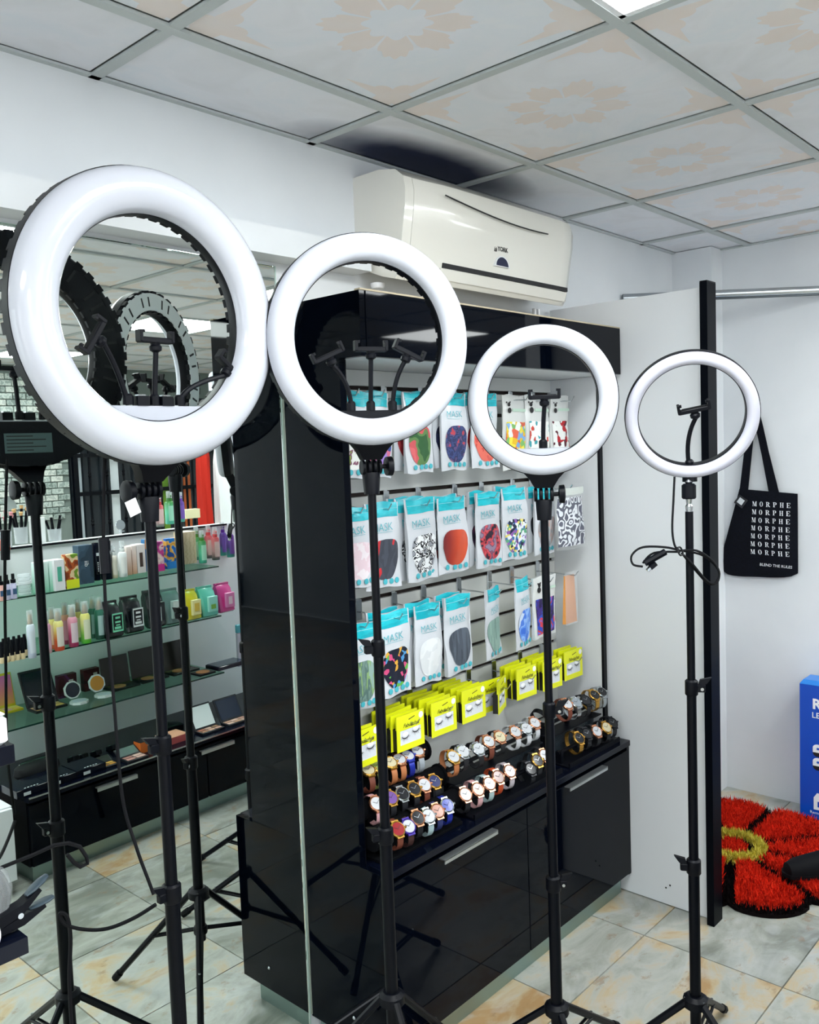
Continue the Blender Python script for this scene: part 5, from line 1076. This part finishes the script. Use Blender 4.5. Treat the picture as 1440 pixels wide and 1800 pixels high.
# worktop
for k, (u, v) in enumerate(((46, 1392), (98, 1374), (150, 1356))):
    t, q = item('flat_black_box', 'flat black set box with a row of silver dots, %s on the worktop' % ORD[k], 'box', u, v, 'counter', 'flat black set boxes'); w_ = 55*q
    O('carton', MB().rbox((-w_/2, -.05, 0), (w_/2, .07, .030), .002), mat('black_satin'), t); O('price_label', MB().box((w_*.05, -.0508, .006), (w_*.28, -.0502, .018)), mat('tag_white'), t)
    O('dot_print', MB().box((-.030, -.04, .0302), (-.024, -.036, .0306)).box((-.018, -.04, .0302), (-.012, -.036, .0306)).box((-.006, -.04, .0302), (0, -.036, .0306)).box((.006, -.04, .0302), (.012, -.036, .0306)).box((.018, -.04, .0302), (.024, -.036, .0306)), WHITEINK, t)
t, q = item('black_pouch', 'soft black zip pouch behind the flat black boxes', 'pouch', 66, 1362, 'counter'); O('body', MB().loft([[(x*f_, y*f_, z) for x, y in [(.095*math.cos(a), .045*math.sin(a)) for a in [2*PI*i/16 for i in range(16)]]] for f_, z in ((.8, 0), (1, .02), (.95, .045), (.7, .06))]), mat('pouch_black', '#0b0d12', .7), t); O('zip', MB().tube([(-.07, 0, .061), (.07, 0, .061)], .003, 6), SILVER, t)
for k, (u, v) in enumerate(((130, 1338), (146, 1334), (170, 1328), (198, 1318))):
    t, q = item('sharpener', 'black hanging brush cleaner, %s along the back of the worktop' % ORD[k], 'beauty tool', u, v, 'counter', 'black beauty tools'); O('body', MB().rbox((-.013, -.03, 0), (.013, .03, .02), .004, rot('X', -20)), BLACK, t); O('hole', MB().lathe([(.006, 0), (.006, .002)], 12, rot('X', -20) @ T(0, .02, .0195)), mat('hole_pale', '#7fa295', .5), t)
palette(183, 1345, 'counter', 32, .05, 16, '#12141a', 'small open palette with gold pans on the worktop', '#2a302c', ['#b8863a', '#9a6a2a', '#c9a04a'], 60); palette(229, 1332, 'counter', 42, .06, 22, '#14161c', 'open palette with blush pans on the worktop', '#5a6a68', ['#c9a498', '#b88a80', '#d0b0a4', '#a87a70'], 62)
carton(258, 1322, 'counter', 24, 19, '#d06a2a', 'small orange box on the worktop', .05, top='#14161c'); carton(313, 1306, 'counter', 44, 12, '#c05a5a', 'flat salmon topped box with a red side on the worktop', .09, top='#e0a888')
t, q = item('black_case', 'small black box with a sloping lid at the back of the worktop', 'box', 302, 1286, 'counter'); O('case', MB().rbox((-.045, -.03, 0), (.045, .04, .03), .003), BLACK, t); O('lid', MB().loft([[(-.045, -.03, .03), (.045, -.03, .03), (.045, .04, .03), (-.045, .04, .03)], [(-.03, -.015, .04), (.03, -.015, .04), (.03, .03, .04), (-.03, .03, .04)]]), BLACK, t)
palette(362, 1283, 'counter', 48, .06, 44, '#12141a', 'open palette with a bright mirror in the lid on the worktop', '#dfe9ea', ['#b89080', '#c9a08a', '#a87a60', '#8a6a50', '#c0a090', '#b0705a'], 28)
palette(408, 1268, 'counter', 50, .06, 42, '#12141a', 'open palette with a dark lid at the far end of the worktop', '#1f2a3e', ['#c0a090', '#b08a70', '#c9a898', '#a88070', '#d0b0a0', '#b8917c'], 28)
# pink and blue packs hanging past the unit
p = mirrored(432, 1105, .95)
for k, (u, v, c_, lb) in enumerate(((427, 1170, '#58aebf', 'pale pack with a blue top seen past the shelves'), (427, 1000, '#c01f6e', 'tall pink pack hanging past the end of the shelves'))):
    q = at(u, v, 1, 3.55); y = 2*YM-3.55
    t = thing('hanging_pack', lb, 'pack', T(q.x+.02, y, q.z), None); O('pouch', MB().rbox((-.05, -.008, 0), (.05, .008, .17), .004), mat('pack_pale', '#cfc8da', .4) if k == 0 else mat('pack_pink', '#b81e6a', .4), t); O('header', MB().rbox((-.05, -.009, .17), (.05, .009, .21), .003), mat('pack_%d' % k, c_, .4), t); O('hang_wire', MB().tube([(0, 0, .205), (0, -.02, .24)], .002, 5), SILVER, t)

# ------------------------------------------------------------------ black stepped stand in the near corner, with a boxed light and a bagged clip light
st = thing('stepped_stand', 'black two step display stand at the edge by the tallest ring light', 'display stand', T(.30, 1.30, 0))
a = at(49, 1646, 1, 1.20); b_ = at(25, 1308, 1, 1.20); hl, hu = a.z, b_.z; xr = max(a.x, b_.x)-.30
O('lower_shelf', MB().rbox((-.30, -.10, hl-.024), (a.x-.30, .16, hl), .001), mat('black_satin'), st); O('upper_shelf', MB().rbox((-.30, -.10, hu-.026), (b_.x-.30, .10, hu), .001), mat('black_satin'), st)
O('support', MB().box((-.29, .08, 0), (-.265, .10, hu-.026)), BLACK, st); O('support', MB().box((-.29, -.09, 0), (-.265, -.07, hu-.026)), BLACK, st)
wb = thing('white_box', 'small rounded white box on the upper step of the black stand', 'box', T(b_.x-.064, 1.245, hu)); O('body', MB().rbox((-.06, -.04, 0), (.060, .05, .040), .008), mat('box_white', '#e9ebef', .4), wb); O('lid', MB().rbox((-.058, -.038, .040), (.058, .048, .044), .003), WHITEP, wb)
q = at(18, 1640, 1, 1.20)
cl = thing('clip_light', 'black clamp and small ring light wrapped in clear plastic on the lower step', 'clip light', T(a.x+.005, 1.245, hl) @ Matrix.Scale(.82, 4))
DK = mat('clamp_slate', '#2b3a44', .45)
O('jaw', MB().loft([[(-.06, y, .012), (-.06, y, .034), (.0, y, .045), (.030, y, .062), (.034, y, .056), (.0, y, .028)] for y in (-.030, -.006)]), BLACK, cl)
O('jaw', MB().loft([[(-.06, y, .004), (-.06, y, .012), (.0, y, .026), (.038, y, .030), (.040, y, .024), (.0, y, .008)] for y in (-.030, -.006)]), BLACK, cl)
O('grip_pad', MB().lathe([(.0, -.024), (.007, -.022), (.0115, -.008), (.0115, .010), (.007, .022), (0, .024)], 14, T(.030, -.018, .064) @ rot('Y', 62) @ Matrix.Diagonal((.35, 1, 1, 1))), DK, cl)
O('grip_pad', MB().lathe([(.0, -.024), (.007, -.022), (.0115, -.008), (.0115, .010), (.007, .022), (0, .024)], 14, T(.036, -.018, .030) @ rot('Y', 84) @ Matrix.Diagonal((.35, 1, 1, 1))), DK, cl)
O('pivot', MB().lathe([(.005, 0), (.005, .003)], 12, T(-.006, -.030, .028) @ rot('X', 90)), SILVER, cl)
O('ring', MB().ring([(.050, 0), (.058, .006), (.066, 0), (.058, -.004)], 36, T(-.085, .0, .055) @ rot('X', 62)), BLACK, cl)
O('ring', MB().ring([(.050, 0), (.058, .006), (.066, 0), (.058, -.004)], 36, T(-.060, .035, .055) @ rot('X', 62)), BLACK, cl)
O('diffuser', MB().lathe([(.030, 0), (.030, .004), (0, .006)], 24, T(-.075, -.04, .02) @ rot('X', 80), False), WHITEP, cl)
rows = []
for j in range(7):
    v = j/6; rr = .075*math.sin(PI*(.12+.8*v))**.6
    rows.append([(-.075+rr*1.05*math.cos(2*PI*i/18), .02+.05*math.sin(2*PI*i/18)*(1+.12*math.sin(i*2.3+j)), .004+.125*v+.004*math.sin(i*3.1+j*2)) for i in range(18)])
O('plastic_wrap', MB().loft(rows), mat('wrap_film', '#dfe6e8', .08, alpha=.22, coat=.6), cl)
# loose black cable looping in the corner
lc = tag(O('cable', MB().tube([at(u, v, 1, 1.32) for u, v in [(-20, 1534), (20, 1518), (60, 1502), (95, 1486), (120, 1482), (140, 1488), (152, 1506), (154, 1518), (142, 1524), (130, 1516), (118, 1502)]], .0032, 6), RUBBER), 'thin black cable curling out from the stepped stand', 'cable')
bpy.context.view_layer.update()
